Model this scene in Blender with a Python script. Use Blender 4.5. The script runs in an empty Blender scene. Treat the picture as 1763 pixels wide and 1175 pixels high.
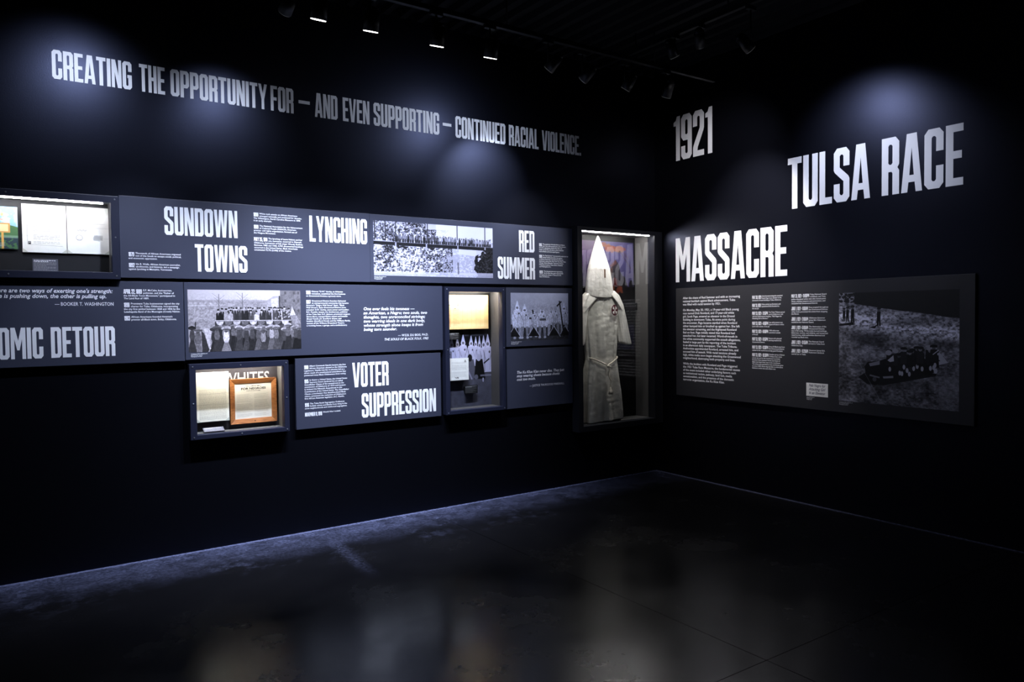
import bpy, bmesh, math, random
import numpy as np
from mathutils import Vector, Matrix
from mathutils.geometry import tessellate_polygon

S = bpy.context.scene
COL = S.collection
R = math.radians
random.seed(7)
RNG = np.random.default_rng(11)

# ------------------------------------------------------------------ camera
F_PX, YAW, PITCH, ROLL = 1282.883, R(34.53065), R(-1.86695), R(-0.66885)
cam_d = bpy.data.cameras.new('camera')
cam = bpy.data.objects.new('camera', cam_d)
COL.objects.link(cam)
fwd = Vector((math.sin(YAW)*math.cos(PITCH), math.cos(YAW)*math.cos(PITCH), math.sin(PITCH)))
rgt = Vector((math.cos(YAW), -math.sin(YAW), 0))
upv = rgt.cross(fwd)
r2 = rgt*math.cos(ROLL) + upv*math.sin(ROLL)
u2 = -rgt*math.sin(ROLL) + upv*math.cos(ROLL)
cam.matrix_world = Matrix(((r2.x, u2.x, -fwd.x, -5.5555), (r2.y, u2.y, -fwd.y, -5.4666), (r2.z, u2.z, -fwd.z, 1.6), (0, 0, 0, 1)))
cam_d.sensor_width = 36.0
cam_d.lens = F_PX/1763*36.0
cam_d.clip_start = 0.05
S.camera = cam

# ------------------------------------------------------------------ world, exposure
w = bpy.data.worlds.new('dark_gallery')
S.world = w
w.use_nodes = True
w.node_tree.nodes['Background'].inputs[0].default_value = (0.35, 0.42, 0.75, 1)
w.node_tree.nodes['Background'].inputs[1].default_value = 0.0006
S.view_settings.view_transform = 'Standard'
S.view_settings.look = 'None'
S.view_settings.exposure = 0.0
S.view_settings.gamma = 1.0
S.view_settings.use_curve_mapping = False

COOL = (0.70, 0.78, 1.0)
NEUTRAL = (0.98, 0.95, 1.0)
# spot heads on the ceiling track: x, y, z, aim x, aim y, aim z, watts, cone deg, colour, lens glow, kind
LEFT_LAMPS = [
    (-5.040, -0.92, 3.48, -5.12, 0.0, 2.86, 56, 80, COOL, 0.0, 'dim'),
    (-4.084, -0.95, 3.45, -4.24, 0.0, 2.72, 48, 70, COOL, 0.0, 'dim'),
    (-4.620, -1.00, 3.43, -4.98, 0.0, 0.70, 300, 62, COOL, 9.0, 'lit'),  # added lamp, unseen, brightens the leftmost panel
    (-3.893, -1.00, 3.43, -3.95, 0.0, 0.55, 400, 66, COOL, 9.0, 'lit'),
    (-3.549, -1.00, 3.43, -3.50, 0.0, 0.55, 430, 66, COOL, 9.0, 'lit'),
    (-3.070, -1.00, 3.43, -3.00, 0.0, 0.55, 430, 66, COOL, 9.0, 'lit'),
    (-2.641, -1.00, 3.43, -2.55, 0.0, 0.70, 330, 64, COOL, 9.0, 'lit'),
    (-2.125, -1.00, 3.44, -2.60, 0.0, 2.40, 46, 160, COOL, 0.0, 'dim'),
    (-1.750, -0.95, 3.44, -2.06, 0.0, 2.66, 200, 50, COOL, 0.0, 'dim'),
    (-1.300, -0.95, 3.44, -1.70, 0.0, 2.02, 170, 42, (0.86, 0.89, 1.0), 0.0, 'dim'),
    (-0.860, -0.98, 3.44, -0.68, 0.0, 1.72, 100, 22, (1.0, .97, .92), 0.0, 'dim'),
]
RIGHT_LAMPS = [
    (-1.05, -1.26, 3.66, -0.0, -1.20, 2.12, 370, 54, NEUTRAL, 0.0, 'dim'),
    (-1.05, -1.52, 3.67, -0.0, -0.75, 2.75, 72, 74, NEUTRAL, 0.0, 'dim'),
    (-1.00, -1.95, 3.52, -0.0, -2.22, 2.62, 96, 82, (0.74, 0.79, 1.0), 0.0, 'dim'),
]

# ------------------------------------------------------------------ materials
MATS = {}
def mat(name, color, rough=0.5, spec=0.5, metal=0.0, emit=None, emit_s=0.0, noise=None, bump=None):
    if name in MATS:
        return MATS[name]
    m = bpy.data.materials.new(name)
    m.use_nodes = True
    nt = m.node_tree
    b = nt.nodes['Principled BSDF']
    b.inputs['Base Color'].default_value = (*color, 1)
    b.inputs['Roughness'].default_value = rough
    b.inputs['Specular IOR Level'].default_value = spec
    b.inputs['Metallic'].default_value = metal
    if emit:
        b.inputs['Emission Color'].default_value = (*emit, 1)
        b.inputs['Emission Strength'].default_value = emit_s
    if noise or bump:
        tc = nt.nodes.new('ShaderNodeTexCoord')
    if noise:
        sc, amt = noise
        n = nt.nodes.new('ShaderNodeTexNoise')
        n.inputs['Scale'].default_value = sc
        n.inputs['Detail'].default_value = 6
        nt.links.new(tc.outputs['Object'], n.inputs['Vector'])
        mx = nt.nodes.new('ShaderNodeMix'); mx.data_type = 'RGBA'
        mx.inputs[6].default_value = (*[c*(1-amt) for c in color], 1)
        mx.inputs[7].default_value = (*[min(1, c*(1+amt)) for c in color], 1)
        nt.links.new(n.outputs['Fac'], mx.inputs[0])
        nt.links.new(mx.outputs[2], b.inputs['Base Color'])
    if bump:
        sc, st = bump
        n2 = nt.nodes.new('ShaderNodeTexNoise')
        n2.inputs['Scale'].default_value = sc
        n2.inputs['Detail'].default_value = 5
        nt.links.new(tc.outputs['Object'], n2.inputs['Vector'])
        bp = nt.nodes.new('ShaderNodeBump')
        bp.inputs['Strength'].default_value = st
        bp.inputs['Distance'].default_value = 0.008 if 'cotton_c' in name else 0.002
        nt.links.new(n2.outputs['Fac'], bp.inputs['Height'])
        nt.links.new(bp.outputs['Normal'], b.inputs['Normal'])
    MATS[name] = m
    return m

M_WALL = mat('wall_paint', (0.0019, 0.0020, 0.0029), 0.375, 0.27, noise=(3, .12), bump=(160, .2))
M_WALL.node_tree.nodes['Principled BSDF'].inputs['Specular Tint'].default_value = (.55, .62, 1.0, 1)
M_CEIL = mat('black_deck', (0.012, 0.012, 0.014), 0.6, 0.3)
M_PANEL = mat('slate_panel', (0.035, 0.039, 0.062), 0.43, 0.45, noise=(2, .05), bump=(400, .08))
M_PANEL_R = mat('charcoal_panel', (0.022, 0.022, 0.026), 0.46, 0.42, noise=(2, .05), bump=(400, .08))
M_FRAME = mat('case_navy', (0.011, 0.013, 0.028), 0.42, 0.4, noise=(4, .08))
M_FRAME_D = mat('case_black', (0.012, 0.013, 0.018), 0.45, 0.4)
M_INNER = mat('case_lining', (0.055, 0.053, 0.056), 0.6, 0.3)
M_INNER_L = mat('case_lining_grey', (0.10, 0.097, 0.094), 0.6, 0.3)
M_LETTER = mat('white_vinyl', (0.78, 0.79, 0.82), 0.55, 0.3)
M_TEXT = mat('white_print', (0.80, 0.81, 0.84), 0.6, 0.3)
M_INK = mat('dark_ink', (0.02, 0.018, 0.016), 0.7, 0.2)
M_INK_B = mat('navy_ink', (0.03, 0.03, 0.07), 0.7, 0.2)
M_BLACK = mat('black_metal', (0.008, 0.008, 0.009), 0.45, 0.4)
M_STEEL = mat('screw_steel', (0.35, 0.36, 0.40), 0.35, 0.5, 0.9)
M_PAPER = mat('cream_paper', (0.74, 0.71, 0.63), 0.75, 0.2, noise=(18, .05))
M_WHITEP = mat('white_paper', (0.80, 0.80, 0.78), 0.75, 0.2, noise=(14, .03))
M_CORNER = mat('clear_corner', (0.55, 0.56, 0.50), 0.3, 0.5)
M_CLOTH = mat('cotton_cloth', (0.70, 0.67, 0.60), 0.85, 0.15, noise=(9, .08), bump=(26, 1.0))
M_CLOTH2 = mat('cotton_cape', (0.76, 0.73, 0.67), 0.85, 0.15, noise=(9, .06), bump=(24, .9))
M_ROPE = mat('cotton_rope', (0.72, 0.66, 0.55), 0.9, 0.1, noise=(90, .2), bump=(120, 1.0))
M_MAROON = mat('maroon_patch', (0.085, 0.010, 0.018), 0.8, 0.15)
M_BROWN = mat('brown_shadow_cloth', (0.13, 0.07, 0.045), 0.9, 0.1)

def wood_mat():
    m = bpy.data.materials.new('frame_oak'); m.use_nodes = True
    nt = m.node_tree; b = nt.nodes['Principled BSDF']
    tc = nt.nodes.new('ShaderNodeTexCoord'); mp = nt.nodes.new('ShaderNodeMapping')
    mp.inputs['Scale'].default_value = (6, 40, 40)
    n = nt.nodes.new('ShaderNodeTexNoise'); n.inputs['Scale'].default_value = 3; n.inputs['Detail'].default_value = 8
    r = nt.nodes.new('ShaderNodeValToRGB')
    r.color_ramp.elements[0].position = .3; r.color_ramp.elements[0].color = (.22, .075, .022, 1)
    r.color_ramp.elements[1].position = .7; r.color_ramp.elements[1].color = (.44, .17, .055, 1)
    nt.links.new(tc.outputs['Object'], mp.inputs['Vector']); nt.links.new(mp.outputs['Vector'], n.inputs['Vector'])
    nt.links.new(n.outputs['Fac'], r.inputs['Fac']); nt.links.new(r.outputs['Color'], b.inputs['Base Color'])
    b.inputs['Roughness'].default_value = .4
    return m
M_WOOD = wood_mat()

def glass_mat():
    m = bpy.data.materials.new('case_glazing'); m.use_nodes = True
    nt = m.node_tree; nt.nodes.clear()
    o = nt.nodes.new('ShaderNodeOutputMaterial'); mx = nt.nodes.new('ShaderNodeMixShader')
    t = nt.nodes.new('ShaderNodeBsdfTransparent'); g = nt.nodes.new('ShaderNodeBsdfGlossy'); f = nt.nodes.new('ShaderNodeFresnel')
    g.inputs['Roughness'].default_value = 0.01
    geo = nt.nodes.new('ShaderNodeNewGeometry'); io = nt.nodes.new('ShaderNodeMapRange')
    io.inputs[3].default_value = 1.48; io.inputs[4].default_value = 1/1.48       # the pane's far face is met from inside
    nt.links.new(geo.outputs['Backfacing'], io.inputs[0]); nt.links.new(io.outputs[0], f.inputs['IOR'])
    t.inputs['Color'].default_value = (.97, .98, .98, 1)
    nt.links.new(f.outputs[0], mx.inputs[0]); nt.links.new(t.outputs[0], mx.inputs[1]); nt.links.new(g.outputs[0], mx.inputs[2])
    nt.links.new(mx.outputs[0], o.inputs['Surface'])
    return m
M_GLASS = glass_mat()

SCUFF = (-3.627, -0.356, -3.682, -1.297)
def floor_mat():
    """polished dark concrete; the glow of light along the walls is painted in as a pale strip, with dusty patches"""
    m = bpy.data.materials.new('polished_concrete'); m.use_nodes = True
    nt = m.node_tree; b = nt.nodes['Principled BSDF']; L = nt.links.new
    geo = nt.nodes.new('ShaderNodeNewGeometry'); sep = nt.nodes.new('ShaderNodeSeparateXYZ'); L(geo.outputs['Position'], sep.inputs[0])
    def noise(scale, detail, rough=.6):
        n = nt.nodes.new('ShaderNodeTexNoise'); n.inputs['Scale'].default_value = scale; n.inputs['Detail'].default_value = detail
        n.inputs['Roughness'].default_value = rough; L(geo.outputs['Position'], n.inputs['Vector']); return n.outputs['Fac']
    def math_(op, a, c=None, clamp=False):
        n = nt.nodes.new('ShaderNodeMath'); n.operation = op; n.use_clamp = clamp
        for i, v in enumerate((a, c)):
            if v is None: continue
            if isinstance(v, (int, float)): n.inputs[i].default_value = v
            else: L(v, n.inputs[i])
        return n.outputs[0]
    def ramp(v, a, c, x=0.0, y=1.0):
        n = nt.nodes.new('ShaderNodeMapRange'); n.interpolation_type = 'SMOOTHSTEP'
        L(v, n.inputs[0]); n.inputs[1].default_value = a; n.inputs[2].default_value = c; n.inputs[3].default_value = x; n.inputs[4].default_value = y
        return n.outputs[0]
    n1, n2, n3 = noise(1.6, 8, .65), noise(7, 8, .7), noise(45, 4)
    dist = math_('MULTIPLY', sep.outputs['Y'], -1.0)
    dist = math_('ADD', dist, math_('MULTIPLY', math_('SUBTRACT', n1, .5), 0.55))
    edge = ramp(dist, 0.62, -0.04)  # light glow beside the left wall, put into the floor colour
    line = ramp(math_('MULTIPLY', sep.outputs['Y'], -1.0), 0.05, 0.012)  # thin bright line of light at the wall foot, also painted
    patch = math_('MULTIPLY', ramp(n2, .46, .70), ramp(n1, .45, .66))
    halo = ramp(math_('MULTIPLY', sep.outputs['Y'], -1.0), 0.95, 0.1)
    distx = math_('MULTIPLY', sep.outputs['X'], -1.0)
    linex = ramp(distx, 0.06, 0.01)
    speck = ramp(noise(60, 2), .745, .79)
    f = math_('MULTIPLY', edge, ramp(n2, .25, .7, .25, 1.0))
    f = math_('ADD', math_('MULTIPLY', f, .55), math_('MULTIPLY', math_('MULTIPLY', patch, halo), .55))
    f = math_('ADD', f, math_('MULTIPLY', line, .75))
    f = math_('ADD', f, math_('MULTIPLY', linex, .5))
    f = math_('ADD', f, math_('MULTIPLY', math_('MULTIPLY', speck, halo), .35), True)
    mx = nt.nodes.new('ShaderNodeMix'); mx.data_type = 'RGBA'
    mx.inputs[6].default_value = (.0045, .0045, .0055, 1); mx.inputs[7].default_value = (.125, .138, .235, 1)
    # a pale scuffed streak in the concrete, running out from the wall
    ax, ay, bx, by = SCUFF
    ln = math.hypot(bx-ax, by-ay); ux, uy = (bx-ax)/ln, (by-ay)/ln
    dx, dy = math_('SUBTRACT', sep.outputs['X'], ax), math_('SUBTRACT', sep.outputs['Y'], ay)
    al = math_('ADD', math_('MULTIPLY', dx, ux), math_('MULTIPLY', dy, uy))
    ac = math_('ABSOLUTE', math_('ADD', math_('ADD', math_('MULTIPLY', dx, -uy), math_('MULTIPLY', dy, ux)), math_('MULTIPLY', math_('SUBTRACT', n2, .5), .06)))
    sc = math_('MULTIPLY', math_('MULTIPLY', ramp(ac, .075, .0), ramp(al, -.06, .05)), ramp(al, ln, ln*.55))
    f = math_('ADD', f, math_('MULTIPLY', math_('MULTIPLY', sc, ramp(n3, .3, .62, .15, 1.0)), .15), True)
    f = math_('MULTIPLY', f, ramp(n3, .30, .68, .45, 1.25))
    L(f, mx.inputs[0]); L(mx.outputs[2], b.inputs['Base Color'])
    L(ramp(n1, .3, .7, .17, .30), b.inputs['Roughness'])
    b.inputs['Specular IOR Level'].default_value = .27
    bp = nt.nodes.new('ShaderNodeBump'); bp.inputs['Strength'].default_value = .06; bp.inputs['Distance'].default_value = .004
    L(n2, bp.inputs['Height']); L(bp.outputs['Normal'], b.inputs['Normal'])
    return m
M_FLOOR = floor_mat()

# ------------------------------------------------------------------ mesh helpers
ROT_L = (R(90), 0, 0)            # local x -> world x, y -> up, z -> out of the left wall
ROT_R = (R(90), 0, R(-90))       # local x -> world -y, y -> up, z -> out of the right wall

def link(name, me, m=None, parent=None):
    o = bpy.data.objects.new(name, me)
    COL.objects.link(o)
    if m is not None and me is not None and len(me.materials) == 0:
        me.materials.append(m)
    if parent: o.parent = parent
    return o

def mesh_of(name, bm, smooth=False):
    me = bpy.data.meshes.new(name)
    bm.normal_update()
    bm.to_mesh(me); bm.free()
    if smooth:
        for p in me.polygons: p.use_smooth = True
    return me

def tag(o, label=None, cat=None, group=None, kind=None):
    if label: o['label'] = label
    if cat: o['category'] = cat
    if group: o['group'] = group
    if kind: o['kind'] = kind
    return o

def empty(name, loc=(0, 0, 0), rot=(0, 0, 0)):
    o = bpy.data.objects.new(name, None)
    COL.objects.link(o)
    o.location = loc; o.rotation_euler = rot
    o.empty_display_size = .1
    return o

def add_box(bm, a, b):
    xs, ys, zs = zip(a, b)
    v = [bm.verts.new((x, y, z)) for x in xs for y in ys for z in zs]
    for f in ((0, 1, 3, 2), (4, 6, 7, 5), (0, 4, 5, 1), (2, 3, 7, 6), (0, 2, 6, 4), (1, 5, 7, 3)):
        bm.faces.new([v[i] for i in f])

def box_me(name, a, b, bevel=0.0):
    bm = bmesh.new()
    add_box(bm, (min(a[0], b[0]), min(a[1], b[1]), min(a[2], b[2])), (max(a[0], b[0]), max(a[1], b[1]), max(a[2], b[2])))
    bmesh.ops.recalc_face_normals(bm, faces=bm.faces)
    if bevel:
        bmesh.ops.bevel(bm, geom=bm.edges[:], offset=bevel, segments=2, profile=.6, affect='EDGES')
    return mesh_of(name, bm)

def ring_me(name, o, i, w0, w1, bevel=0.003):
    """rectangular ring: outer and inner (u0,u1,v0,v1), depth w0..w1"""
    bm = bmesh.new()
    P = lambda r: [(r[0], r[2]), (r[1], r[2]), (r[1], r[3]), (r[0], r[3])]
    V = {}
    for k, r in (('o', o), ('i', i)):
        for wv in (w0, w1):
            V[k, wv] = [bm.verts.new((x, y, wv)) for x, y in P(r)]
    for q in range(4):
        n = (q+1) % 4
        bm.faces.new((V['o', w1][q], V['o', w1][n], V['i', w1][n], V['i', w1][q]))
        bm.faces.new((V['o', w0][q], V['i', w0][q], V['i', w0][n], V['o', w0][n]))
        bm.faces.new((V['o', w0][q], V['o', w0][n], V['o', w1][n], V['o', w1][q]))
        bm.faces.new((V['i', w0][q], V['i', w1][q], V['i', w1][n], V['i', w0][n]))
    bmesh.ops.recalc_face_normals(bm, faces=bm.faces)
    if bevel:
        bmesh.ops.bevel(bm, geom=bm.edges[:], offset=bevel, segments=2, profile=.6, affect='EDGES')
    return mesh_of(name, bm)

def cyl(bm, p0, p1, r0, r1=None, n=20, cap=True):
    r1 = r0 if r1 is None else r1
    p0, p1 = Vector(p0), Vector(p1)
    d = (p1-p0).normalized()
    a = d.orthogonal().normalized(); b = d.cross(a)
    A, B = [], []
    for k in range(n):
        t = 2*math.pi*k/n
        c = a*math.cos(t) + b*math.sin(t)
        A.append(bm.verts.new(p0+c*r0)); B.append(bm.verts.new(p1+c*r1))
    for k in range(n):
        bm.faces.new((A[k], A[(k+1) % n], B[(k+1) % n], B[k]))
    if cap:
        bm.faces.new(A[::-1]); bm.faces.new(B)

def cyl_me(name, *a, smooth=True, **k):
    bm = bmesh.new(); cyl(bm, *a, **k)
    bmesh.ops.recalc_face_normals(bm, faces=bm.faces)
    me = mesh_of(name, bm)
    for p in me.polygons:
        p.use_smooth = smooth and len(p.vertices) == 4
    return me

def tube_me(name, pts, r, n=8):
    bm = bmesh.new(); rings = []
    pts = [Vector(p) for p in pts]
    for i, p in enumerate(pts):
        d = (pts[min(i+1, len(pts)-1)] - pts[max(i-1, 0)]).normalized()
        a = d.cross(Vector((0.1, 1, 0.05))).normalized(); b = d.cross(a)
        rr = r[i] if isinstance(r, (list, tuple)) else r
        rings.append([bm.verts.new(p + (a*math.cos(2*math.pi*k/n) + b*math.sin(2*math.pi*k/n))*rr) for k in range(n)])
    for i in range(len(rings)-1):
        for k in range(n):
            bm.faces.new((rings[i][k], rings[i][(k+1) % n], rings[i+1][(k+1) % n], rings[i+1][k]))
    bm.faces.new(rings[0][::-1]); bm.faces.new(rings[-1])
    bmesh.ops.recalc_face_normals(bm, faces=bm.faces)
    return mesh_of(name, bm, True)

# ------------------------------------------------------------------ condensed block alphabet (height 1)
def glyph(ch):
    w, s, t, c, i = .41, .156, .125, .086, .028
    hole = lambda a, b, x0=s, x1=w-s: [(x0+i, a), (x1-i, a), (x1, a+i), (x1, b-i), (x1-i, b), (x0+i, b), (x0, b-i), (x0, a+i)]
    oct_ = [(c, 0), (w-c, 0), (w, c), (w, 1-c), (w-c, 1), (c, 1), (0, 1-c), (0, c)]
    ht = hole(t, 1-t)
    if ch in 'O0Q': return w, oct_, [ht]
    if ch == 'D': return w, [(0, 0), (w-c, 0), (w, c), (w, 1-c), (w-c, 1), (0, 1)], [ht]
    if ch == 'C': return w, [(w, .62), (w, 1-c), (w-c, 1), (c, 1), (0, 1-c), (0, c), (c, 0), (w-c, 0), (w, c), (w, .38), (w-s, .38), (w-s, t+i), (w-s-i, t), (s+i, t), (s, t+i), (s, 1-t-i), (s+i, 1-t), (w-s-i, 1-t), (w-s, 1-t-i), (w-s, .62)], []
    if ch == 'G': return w, [(w, .64), (w, 1-c), (w-c, 1), (c, 1), (0, 1-c), (0, c), (c, 0), (w-c, 0), (w, c), (w, .52), (w*.52, .52), (w*.52, .41), (w-s, .41), (w-s, t+i), (w-s-i, t), (s+i, t), (s, t+i), (s, 1-t-i), (s+i, 1-t), (w-s-i, 1-t), (w-s, 1-t-i), (w-s, .64)], []
    if ch == 'S': return w, [(w, .66), (w, 1-c), (w-c, 1), (c, 1), (0, 1-c), (0, .60), (.03, .55), (w-s, .38), (w-s, t+i), (w-s-i, t), (s+i, t), (s, t+i), (s, .34), (0, .34), (0, c), (c, 0), (w-c, 0), (w, c), (w, .42), (w-.03, .47), (s, .64), (s, 1-t-i), (s+i, 1-t), (w-s-i, 1-t), (w-s, 1-t-i), (w-s, .66)], []
    if ch == 'E': w = .36; return w, [(0, 0), (w, 0), (w, t), (s, t), (s, .44), (w-.03, .44), (w-.03, .44+t), (s, .44+t), (s, 1-t), (w, 1-t), (w, 1), (0, 1)], []
    if ch == 'F': w = .36; return w, [(0, 0), (s, 0), (s, .42), (w-.03, .42), (w-.03, .42+t), (s, .42+t), (s, 1-t), (w, 1-t), (w, 1), (0, 1)], []
    if ch == 'L': w = .34; return w, [(0, 0), (w, 0), (w, t), (s, t), (s, 1), (0, 1)], []
    if ch == 'T': w = .40; return w, [(w/2-s/2, 0), (w/2+s/2, 0), (w/2+s/2, 1-t), (w, 1-t), (w, 1), (0, 1), (0, 1-t), (w/2-s/2, 1-t)], []
    if ch == 'I': return s, [(0, 0), (s, 0), (s, 1), (0, 1)], []
    if ch == 'H': return w, [(0, 0), (s, 0), (s, .44), (w-s, .44), (w-s, 0), (w, 0), (w, 1), (w-s, 1), (w-s, .44+t), (s, .44+t), (s, 1), (0, 1)], []
    if ch == 'U': return w, [(0, 1), (0, c), (c, 0), (w-c, 0), (w, c), (w, 1), (w-s, 1), (w-s, t+i), (w-s-i, t), (s+i, t), (s, t+i), (s, 1)], []
    if ch == 'J': w = .38; return w, [(0, .32), (0, c), (c, 0), (w-c, 0), (w, c), (w, 1), (w-s, 1), (w-s, t+i), (w-s-i, t), (s+i, t), (s, t+i), (s, .32)], []
    if ch == 'P': return w, [(0, 0), (s, 0), (s, .36), (w-c, .36), (w, .36+c), (w, 1-c), (w-c, 1), (0, 1)], [hole(.36+t, 1-t)]
    if ch == 'R': return w, [(0, 0), (s, 0), (s, .40), (w-s-.02, .40), (w-s, .37), (w-s, 0), (w, 0), (w, .41), (w-.04, .465), (w, .52), (w, 1-c), (w-c, 1), (0, 1)], [hole(.40+t, 1-t)]
    if ch == 'B': return w, [(0, 0), (w-c, 0), (w, c), (w, .43), (w-.045, .5), (w, .57), (w, 1-c), (w-c, 1), (0, 1)], [hole(t, .44), hole(.56, 1-t)]
    if ch == 'A': w = .47; return w, [(0, 0), (.14, 0), (.165, .17), (w-.165, .17), (w-.14, 0), (w, 0), (w/2+.112, 1), (w/2-.112, 1)], [[(.184, .29), (w-.184, .29), (w/2, .76)]]
    if ch == 'V': w = .46; return w, [(0, 1), (.14, 1), (w/2, .25), (w-.14, 1), (w, 1), (w/2+.10, 0), (w/2-.10, 0)], []
    if ch == 'Y': w = .46; return w, [(0, 1), (.145, 1), (.23, .62), (.315, 1), (.46, 1), (.301, .40), (.301, 0), (.159, 0), (.159, .40)], []
    if ch == 'N': w = .43; return w, [(0, 0), (.135, 0), (.135, .56), (.262, 0), (.43, 0), (.43, 1), (.295, 1), (.295, .44), (.168, 1), (0, 1)], []
    if ch == 'M': w = .56; return w, [(0, 0), (.137, 0), (.137, .64), (.235, .28), (.325, .28), (.423, .64), (.423, 0), (.56, 0), (.56, 1), (.396, 1), (.28, .58), (.164, 1), (0, 1)], []
    if ch == 'W': w = .66; return w, [(0, 1), (.145, 1), (.19, .34), (.252, 1), (.408, 1), (.47, .34), (.515, 1), (.66, 1), (.560, 0), (.398, 0), (.33, .66), (.262, 0), (.100, 0)], []
    if ch == '1': w = .25; return w, [(w-s, 0), (w, 0), (w, 1), (.13, 1), (.09, .91), (0, .875), (0, .79), (w-s, .79)], []
    if ch == '2': return w, [(0, 0), (w, 0), (w, t), (s+.01, t), (s+.02, .20), (w-.02, .55), (w, .60), (w, 1-c), (w-c, 1), (c, 1), (0, 1-c), (0, .66), (s, .66), (s, 1-t-i), (s+i, 1-t), (w-s-i, 1-t), (w-s, 1-t-i), (w-s, .62), (.02, .25), (0, .19)], []
    if ch == '9': return w, [(c, 0), (w-c, 0), (w, c), (w, 1-c), (w-c, 1), (c, 1), (0, 1-c), (0, .42+c), (c, .42), (w-s, .42), (w-s, t+i), (w-s-i, t), (s+i, t), (s, t+i), (s, .30), (0, .30), (0, c)], [hole(.42+t, 1-t)]
    if ch == '6': return w, [(w-c, 1), (c, 1), (0, 1-c), (0, c), (c, 0), (w-c, 0), (w, c), (w, .58-c), (w-c, .58), (s, .58), (s, 1-t-i), (s+i, 1-t), (w-s-i, 1-t), (w-s, 1-t-i), (w-s, .70), (w, .70), (w, 1-c)], [hole(t, .58-t)]
    if ch == '8': return w, [(c, 0), (w-c, 0), (w, c), (w, .43), (w-.045, .5), (w, .57), (w, 1-c), (w-c, 1), (c, 1), (0, 1-c), (0, .57), (.045, .5), (0, .43), (0, c)], [hole(t, .44), hole(.56, 1-t)]
    if ch == '3': return w, [(c, 0), (w-c, 0), (w, c), (w, .43), (w-.045, .5), (w, .57), (w, 1-c), (w-c, 1), (c, 1), (0, 1-c), (0, .68), (s, .68), (s, 1-t-i), (s+i, 1-t), (w-s-i, 1-t), (w-s, 1-t-i), (w-s, .56), (s, .56), (s, .44), (w-s, .44), (w-s, t+i), (w-s-i, t), (s+i, t), (s, t+i), (s, .32), (0, .32), (0, c)], []
    if ch == '5': return w, [(c, 0), (w-c, 0), (w, c), (w, .62-c), (w-c, .62), (s, .62), (s, 1-t), (w-.02, 1-t), (w-.02, 1), (0, 1), (0, .50), (w-s, .50), (w-s, t+i), (w-s-i, t), (s+i, t), (s, t+i), (s, .32), (0, .32), (0, c)], []
    if ch == '4': return w, [(w-s-.03, 0), (w-.03, 0), (w-.03, .18), (w, .18), (w, .30), (w-.03, .30), (w-.03, 1), (w-s-.06, 1), (0, .32), (0, .18), (w-s-.03, .18)], [[(.12, .30), (w-s-.03, .30), (w-s-.03, .72)]]
    if ch == '7': w = .38; return w, [(.06, 0), (.21, 0), (w, .80), (w, 1), (0, 1), (0, 1-t), (w-s, 1-t), (w-s, .78)], []
    if ch == '.': return .14, [(0, 0), (.14, 0), (.14, .14), (0, .14)], []
    if ch == ',': return .14, [(0, 0), (.02, -.15), (.09, -.15), (.14, 0), (.14, .14), (0, .14)], []
    if ch == ':': return .14, [(0, .2), (.14, .2), (.14, .34), (0, .34)], []
    if ch == '-': return .22, [(0, .42), (.22, .42), (.22, .55), (0, .55)], []
    if ch == '—': return .42, [(0, .46), (.42, .46), (.42, .59), (0, .59)], []
    return .2, None, []

GLY = {}
def glyph_geo(ch):
    """(width, verts, tris, loops) of a flat glyph"""
    if ch not in GLY:
        w_, out, holes = glyph(ch)
        if out is None:
            GLY[ch] = (w_, [], [], [])
        else:
            loops = [out] + holes
            tr = tessellate_polygon([[Vector((x, y, 0)) for x, y in l] for l in loops])
            vs = [p for l in loops for p in l]
            fx = []
            for a, b, c in tr:
                (ax, ay), (bx, by), (cx_, cy_) = vs[a], vs[b], vs[c]
                fx.append((a, b, c) if (bx-ax)*(cy_-ay)-(by-ay)*(cx_-ax) > 0 else (a, c, b))
            GLY[ch] = (w_, vs, fx, [len(l) for l in loops])
    return GLY[ch]

LETTER_ME = {}
def letter_mesh(ch, m):
    """a cut vinyl letter 1 tall and a little thick"""
    k = (ch, m.name)
    if k not in LETTER_ME:
        w_, vs, fs, ln = glyph_geo(ch)
        n = len(vs)
        V = [(x, y, 1.0) for x, y in vs] + [(x, y, 0.0) for x, y in vs]
        Fc = [tuple(f) for f in fs]
        st = 0
        for l in ln:
            for q in range(l):
                a, b = st+q, st+(q+1) % l
                Fc.append((a, a+n, b+n, b))
            st += l
        me = bpy.data.meshes.new('letter'); me.from_pydata(V, [], Fc); me.materials.append(m)
        LETTER_ME[k] = me
    return LETTER_ME[k]

GAP, SPACE = .048, .20
def layout(s, gap=GAP, space=SPACE):
    x, out = 0.0, []
    for ch in s:
        if ch == ' ': x += space; continue
        out.append((ch, x)); x += glyph_geo(ch)[0] + gap
    return out, x-gap

def heading(parent, s, u0, u1, v0, v1, wz, m=None, thick=.0012, gap=GAP):
    lay, W = layout(s, gap)
    sx, sy = (u1-u0)/W, v1-v0
    for ch, x in lay:
        o = link('letter', letter_mesh(ch, m or M_LETTER), None, parent)
        o.location = (u0+x*sx, v0, wz); o.scale = (sx, sy, thick)

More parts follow.
